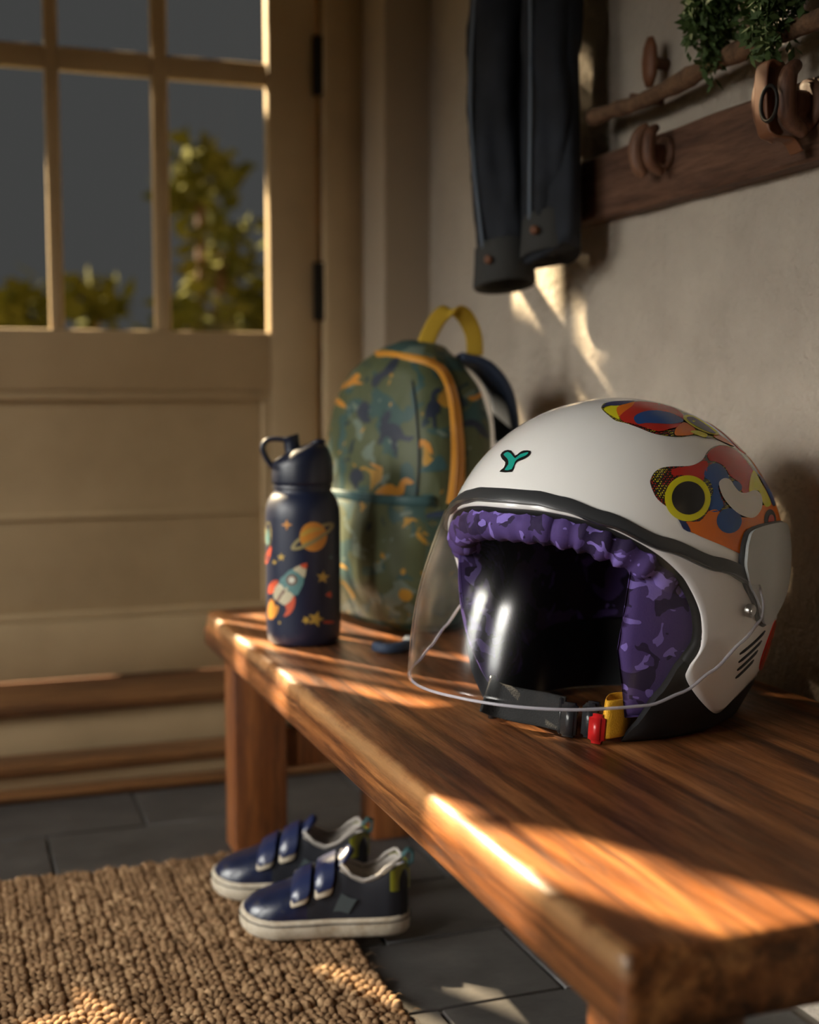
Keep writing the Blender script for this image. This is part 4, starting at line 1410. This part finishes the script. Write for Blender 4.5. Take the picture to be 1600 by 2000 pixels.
# ================================================================== coat rail with pegs
RLX = 0.682
rail = tag(empty('coat_rail', (WX, 1.1, 0.765)), 'dark rustic wooden coat rail board on the plaster wall', 'coat rail')
V = []
ny = 60
for i in range(ny + 1):
    y = 0.55 + (1.62 - 0.55) * i / ny - 1.1
    for (x, z) in ((0, -0.034), (-0.020, -0.034), (-0.0225, -0.031), (-0.0225, 0.0), (-0.0225, 0.031), (-0.020, 0.034), (0, 0.034)):
        dz = 0.0016 * noise.noise(Vector((x * 40, y * 12, z * 30))) if x < 0 else 0
        V.append(Vector((x - 0.0005, y, z + dz)))
mk('board', V, grid_faces(ny + 1, 7, wrap_m=True) + [tuple(range(7)), tuple(ny * 7 + q for q in range(6, -1, -1))], M['rail'], rail, angle=40)


def peg(y, z, xw, label, size=1.0, strap=False):
    o = tag(empty('coat_peg', (xw, y, z)), label, 'peg', 'carved pegs of the coat rail')
    # round shank, then a carved forked head with two upturned lobes
    mk('shank', *sweep([(0.0, 0, 0), (-0.012 * size, 0, 0), (-0.022 * size, 0, 0)], 0.0095 * size, 14, up=Vector((0, 0, 1))), M['peg'], o)
    for s_, hgt, th in ((1, 0.030, 0.0068), (-1, 0.026, 0.0055)):
        pa = [(-0.014 * size - 0.004 * s_, s_ * 0.010 * size, -0.020 * size), (-0.024 * size, s_ * 0.0115 * size, -0.012 * size), (-0.027 * size, s_ * 0.0125 * size, 0.004 * size), (-0.024 * size, s_ * 0.011 * size, hgt * 0.65 * size), (-0.016 * size, s_ * 0.008 * size, hgt * 0.9 * size)]
        pc = catmull(pa, 5, closed=False)
        n_ = len(pc)
        mk('peg_lobe', *sweep(pc, [th * size * (0.55 + 0.6 * sin(pi * (0.12 + 0.8 * q / (n_ - 1)))) for q in range(n_)], 12, up=Vector((0, 1, 0))), M['peg'], o)
    mk('peg_base', *sweep([(0, 0, 0), (-0.004, 0, 0), (-0.006, 0, 0)], [0.017 * size, 0.017 * size, 0.013 * size], 18, up=Vector((0, 0, 1))), M['peg'], o)
    return o


P1 = onp(1285, 300, 0, RLX - 0.01)
peg(P1.y, P1.z, RLX - 0.0005, 'carved forked wooden peg in the middle of the coat rail, nothing hung on it', 1.0)
P2 = onp(1562, 205, 0, RLX - 0.01)
peg(P2.y, P2.z, RLX - 0.0005, 'large carved wooden peg at the right edge with a leather strap looped over it', 1.25)
lt = tag(empty('leather_strap', (0.655, P2.y, P2.z)), 'dark brown leather strap looped over the right-hand coat peg', 'strap')
sp = catmull([(-0.004, 0.004, 0.030), (-0.014, 0.004, 0.032), (-0.0185, 0.003, 0.018), (-0.0175, 0.001, -0.018), (-0.012, -0.002, -0.028), (0.004, -0.004, -0.030), (0.012, -0.005, -0.040)], 6, closed=False)
mk('strap', *sweep(sp, 1.0, 12, flat=(0.0013, 0.0085), up=[(sp[min(i + 1, len(sp) - 1)] - sp[max(i - 1, 0)]).cross(Vector((0, 1, 0))).normalized() for i in range(len(sp))]), M['leather'], lt)
lp = [Vector((-0.021, -0.012 + 0.011 * cos(2 * pi * q / 20), -0.004 + 0.014 * sin(2 * pi * q / 20))) for q in range(20)]
mk('strap_buckle', *sweep(lp, 0.0016, 7, closed=True, up=Vector((1, 0, 0))), M['iron'], lt)
P3 = onp(1270, 125, 0, WX - 0.02)
pg3 = tag(empty('wall_peg', (WX - 0.0003, P3.y, P3.z)), 'small reddish wooden peg on the wall just above the bark-covered branch', 'peg')
mk('shank', *sweep([(0, 0, 0), (-0.02, 0, 0.003)], 0.006, 12, up=Vector((0, 0, 1))), M['peg'], pg3)
V, Fc = lathe([(0.006, -0.022), (0.0105, -0.012), (0.0120, 0.002), (0.0100, 0.016), (0.005, 0.026)], 18)
mk('peg_head', [Vector((-0.020 + v.x * 0.55, v.y, v.z)) for v in V], Fc, M['leather'], pg3)

# bark-covered branch held on two dowels
br = tag(empty('branch_rod', (WX, 1.08, 0.836)), 'knobbly bark-covered branch fixed to the wall above the coat rail', 'branch')
pa, ra = [], []
for i in range(70):
    y = -0.46 + 0.66 * i / 69
    pa.append(Vector((-0.036 + 0.004 * noise.noise(Vector((y * 6, 0, 0))), y, 0.010 * noise.noise(Vector((0, y * 4, 2))) + 0.010 * y + 0.004 * noise.noise(Vector((3, y * 16, 0))))))
    ra.append(0.0085 + 0.003 * noise.noise(Vector((y * 22, 5, 0))) + 0.0015 * noise.noise(Vector((y * 60, 1, 0))))
mk('branch', *sweep(pa, ra, 12), M['bark'], br)
for y in (-0.30, 0.12):
    mk('dowel', *sweep([(-0.0005, y, 0.002), (-0.036, y, 0.003)], 0.005, 10), M['peg'], br)


# hanging bunches of feathery herbs
def herb(name, u0, uw, v_tip, label, seed):
    rnd = random.Random(seed)
    tip = onp(u0, v_tip, 0, 0.668)
    zt = 1.06
    o = tag(empty(name, (0.655, tip.y, zt)), label, 'herb bunch', 'green herb bunches hung above the branch')
    wid = uw / F_PX * 1.15
    sv, sf, lv, lf = [], [], [], []
    for q in range(26):
        ey = rnd.uniform(-wid, wid) * 0.9
        ez = tip.z - zt + rnd.uniform(-0.004, 0.05)
        ex = rnd.uniform(-0.022, 0.016)
        pa_ = [Vector((0, 0, 0)), Vector((ex * 0.4, ey * 0.55, ez * 0.35)), Vector((ex, ey, ez * 0.7)), Vector((ex, ey * 1.05, ez))]
        pc_ = catmull(pa_, 6, closed=False)
        v_, f_ = sweep(pc_, 0.0008, 4)
        b_ = len(sv); sv += v_; sf += [tuple(i_ + b_ for i_ in ff) for ff in f_]
        for p in pc_[4:]:
            for _ in range(9):
                d = Vector((rnd.gauss(0, 1), rnd.gauss(0, 1), rnd.gauss(-0.6, 0.8))).normalized()
                L_ = rnd.uniform(0.006, 0.015)
                sd_ = d.cross(Vector((rnd.gauss(0, 1), rnd.gauss(0, 1), rnd.gauss(0, 1)))).normalized() * L_ * 0.22
                b_ = len(lv)
                p_ = p + Vector((rnd.gauss(0, 0.003), rnd.gauss(0, 0.003), rnd.gauss(0, 0.006)))
                lv += [p_, p_ + d * L_ * 0.5 + sd_, p_ + d * L_, p_ + d * L_ * 0.5 - sd_]
                lf.append((b_, b_ + 1, b_ + 2, b_ + 3))
    mk('stems', sv, sf, M['herb'], o)
    tag(mk('leaves', lv, lf, M['herb'], o, smooth=False), kind='stuff')
    mk('tie', *sweep([Vector((0.006 * cos(2 * pi * q / 14), 0.006 * sin(2 * pi * q / 14), -0.006)) for q in range(14)], 0.002, 6, closed=True), M['jute'], o)
    mk('hanging_loop', *sweep([(0.0, 0, -0.004), (0.02, 0, 0.03), (WX - 0.655 - 0.0015, 0, 0.034)], 0.0012, 6), M['jute'], o)
    return o


herb('herb_bunch', 1412, 48, 128, 'dark green feathery herb bunch hanging nearer to the denim jacket', 3)
herb('herb_bunch', 1535, 50, 100, 'dark green feathery herb bunch hanging above the right-hand coat peg', 5)

# ================================================================== denim jacket
JY, JX = 1.372, 0.632
jk = tag(empty('denim_jacket', (JX, JY, 0.66)), 'dark denim jacket hanging on the wall at the far end of the coat rail', 'jacket')
V = []
NZ, NA = 46, 72
for i in range(NZ + 1):
    t = i / NZ
    z = 0.035 + 0.50 * t
    hw = 0.086 + 0.008 * (1 - t) - 0.055 * max(0, (t - 0.75) / 0.25) ** 2
    ht = 0.024 + 0.006 * (1 - t)
    for q in range(NA):
        a = 2 * pi * q / NA
        fold = 1 + 0.20 * sin(5 * a + 1.1 + 1.2 * t) * (0.45 + 0.55 * (1 - t)) + 0.10 * noise.noise(Vector((cos(a) * 2, sin(a) * 2, t * 4)))
        V.append(Vector((ht * cos(a) * fold + 0.010, hw * sin(a) * (1 + 0.06 * noise.noise(Vector((sin(a), t * 3, 0)))), z + 0.012 * sin(3 * a) * (1 - t))))
mk('body', V, grid_faces(NZ + 1, NA, wrap_m=True) + [tuple(range(NA - 1, -1, -1)), tuple(NZ * NA + q for q in range(NA))], M['denim'], jk)


def sleeve(pts, r0, r1, seed, cuff_len):
    pc = catmull(pts, 10, closed=False)
    n_ = len(pc)
    V_ = []
    S_ = 36
    for i, p in enumerate(pc):
        t = i / (n_ - 1)
        r = r0 + (r1 - r0) * t
        for q in range(S_):
            a = 2 * pi * q / S_
            f = 1 + 0.24 * noise.noise(Vector((cos(a) * 1.6 + seed, sin(a) * 1.6, t * 5))) + 0.10 * noise.noise(Vector((cos(a + 5 * t) * 3 + seed, sin(a + 5 * t) * 3, t * 13)))
            V_.append(p + Vector((r * 0.75 * cos(a) * f, r * sin(a) * f, 0)))
    sl_ = mk('sleeve', V_, grid_faces(n_, S_, wrap_m=True) + [tuple(range(S_ - 1, -1, -1)), tuple((n_ - 1) * S_ + q for q in range(S_))], M['denim'], jk)
    e = pc[-1]
    V_ = []
    for (dz, k_) in ((0.006, 1.02), (0.003, 1.10), (-cuff_len * 0.5, 1.12), (-cuff_len + 0.003, 1.16), (-cuff_len, 1.10), (-cuff_len + 0.004, 0.9), (0, 0.9)):
        for q in range(S_):
            a = 2 * pi * q / S_
            V_.append(e + Vector((r1 * 0.78 * cos(a) * k_, r1 * sin(a) * k_ * (1 + 0.05 * sin(2 * a + seed)), dz - 0.006 * sin(a))))
    cf = mk('cuff', V_, grid_faces(7, S_, wrap_m=True), M['cuff_grey'], sl_, angle=60)
    # pale worn seam down the sleeve and a button on the cuff
    sm = [p + Vector((-(r0 + (r1 - r0) * i / (n_ - 1)) * 0.80, -(r0 + (r1 - r0) * i / (n_ - 1)) * 0.25, 0)) for i, p in enumerate(pc)]
    mk('seam', *sweep(sm, 0.0022, 6), M['denim_light'], sl_)
    bq = e + Vector((-r1 * 0.74, -r1 * 0.62, -cuff_len * 0.35))
    mk('button', *sweep([bq, bq + Vector((-0.004, -0.003, 0)), bq + Vector((-0.0055, -0.004, 0))], [0.0048, 0.0048, 0.003], 14, up=Vector((0, 0, 1))), M['leather'], cf)


sleeve([(-0.005, 0.006, 0.50), (-0.022, 0.020, 0.36), (-0.028, 0.030, 0.20), (-0.018, 0.020, 0.045)], 0.046, 0.038, 1.0, 0.042)
sleeve([(0.008, -0.040, 0.48), (0.004, -0.052, 0.34), (0.002, -0.056, 0.20), (0.004, -0.048, 0.070)], 0.040, 0.032, 4.0, 0.038)
mk('collar', *sweep([Vector((0.022 + 0.030 * cos(2 * pi * q / 24), 0.048 * sin(2 * pi * q / 24), 0.545 + 0.008 * sin(2 * pi * q / 12))) for q in range(24)], 0.012, 8, closed=True), M['denim'], jk)
hk = tag(empty('coat_hook', (WX - 0.0003, JY, 1.195)), 'dark iron hook that the denim jacket hangs from', 'hook')
mk('hook', *sweep(catmull([(0, 0, 0.02), (-0.004, 0, -0.01), (-0.03, 0, -0.018), (-0.046, 0, -0.004), (-0.05, 0, 0.012)], 6, closed=False), 0.0035, 8, up=Vector((0, 1, 0))), M['iron'], hk)
mk('backplate', *sweep([(-0.0, 0, 0.02), (-0.003, 0, 0.02)], 0.012, 14, up=Vector((0, 0, 1))), M['iron'], hk)

# ================================================================== outdoors
gr = struct(box('ground', (-9, YD + 0.25, -0.4), (9, 16, -0.2), M['soil'], bev=0))
gr2 = struct(box('ground', (-12, -6, -0.4), (LX - 0.15, YD + 0.2, -0.2), M['soil'], bev=0))


def shrub(name, loc, blobs, n_leaf, size, label, seed):
    rnd = random.Random(seed)
    o = tag(empty(name, loc), label, 'shrub', 'garden shrubs outside')
    lv, lf, sv, sf = [], [], [], []
    for (c_, r_) in blobs:
        c_ = Vector(c_)
        pa_ = [Vector((rnd.uniform(-.05, .05), rnd.uniform(-.05, .05), 0)), Vector((c_.x * 0.4, c_.y * 0.4, c_.z * 0.55)), c_]
        v_, f_ = sweep(catmull(pa_, 4, closed=False), 0.014, 6)
        b_ = len(sv); sv += v_; sf += [tuple(i_ + b_ for i_ in ff) for ff in f_]
        for _ in range(n_leaf):
            d = Vector((rnd.gauss(0, 1), rnd.gauss(0, 1), rnd.gauss(0, 1))).normalized()
            p = c_ + Vector((d.x * r_, d.y * r_, d.z * r_)) * rnd.uniform(0.25, 1.0) ** 0.5
            a_ = Vector((rnd.gauss(0, 1), rnd.gauss(0, 1), rnd.gauss(0, 0.6))).normalized()
            b2 = a_.cross(Vector((rnd.gauss(0, 1), rnd.gauss(0, 1), rnd.gauss(0, 1)))).normalized()
            L_ = size * rnd.uniform(0.7, 1.3)
            b_ = len(lv)
            lv += [p, p + a_ * L_ * 0.5 + b2 * L_ * 0.28, p + a_ * L_, p + a_ * L_ * 0.5 - b2 * L_ * 0.28]
            lf.append((b_, b_ + 1, b_ + 2, b_ + 3))
    mk('stems', sv, sf, M['bark'], o)
    tag(mk('leaves', lv, lf, M['leaf_out'], o, smooth=False), kind='stuff')
    return o


shrub('garden_shrub', (0.78, 4.2, -0.2), [((-0.02, 0, 0.95), 0.16), ((0.10, 0.05, 1.20), 0.15), ((0.02, 0, 1.42), 0.12), ((0.16, 0, 0.86), 0.14), ((0.24, 0.1, 1.0), 0.10)], 120, 0.085, 'tall leafy shrub behind the right column of door panes', 1)
shrub('garden_shrub', (0.36, 4.4, -0.2), [((0.0, 0, 1.00), 0.13), ((0.14, 0, 1.04), 0.08), ((-0.14, 0, 0.98), 0.10)], 80, 0.085, 'low leafy shrub behind the middle column of door panes', 2)
shrub('garden_shrub', (0.02, 5.0, -0.2), [((0.0, 0, 1.06), 0.13), ((-0.2, 0, 1.10), 0.15), ((0.10, 0, 1.00), 0.10)], 100, 0.085, 'low leafy shrub behind the left edge of the door glass', 3)
def tree(base_, cs, n_, size, label, seed):  # unseen leaf masses added to block sun from the helmet and wall
    return shrub('garden_tree', (base_[0], base_[1], -0.2), [((x - base_[0], 0, z + 0.2), r) for x, z, r in cs], n_, size, label, seed)


tree((-0.47, 2.72), [(-0.545, 1.72, 0.12), (-0.40, 1.73, 0.13), (-0.30, 1.76, 0.12), (-0.545, 1.94, 0.12), (-0.40, 1.96, 0.14), (-0.28, 1.98, 0.13), (-0.45, 2.16, 0.15), (-0.25, 1.50, 0.09)], 190, 0.06, 'young leafy tree standing close outside, left of the door', 4)
tree((-0.38, 3.36), [(-0.25, 1.90, 0.05), (-0.48, 2.14, 0.12), (-0.38, 2.18, 0.12), (-0.48, 2.38, 0.14), (-0.36, 2.41, 0.13), (-0.33, 2.60, 0.14), (-0.48, 2.66, 0.15), (-0.26, 2.42, 0.10)], 210, 0.06, 'young leafy tree outside the middle of the door', 5)
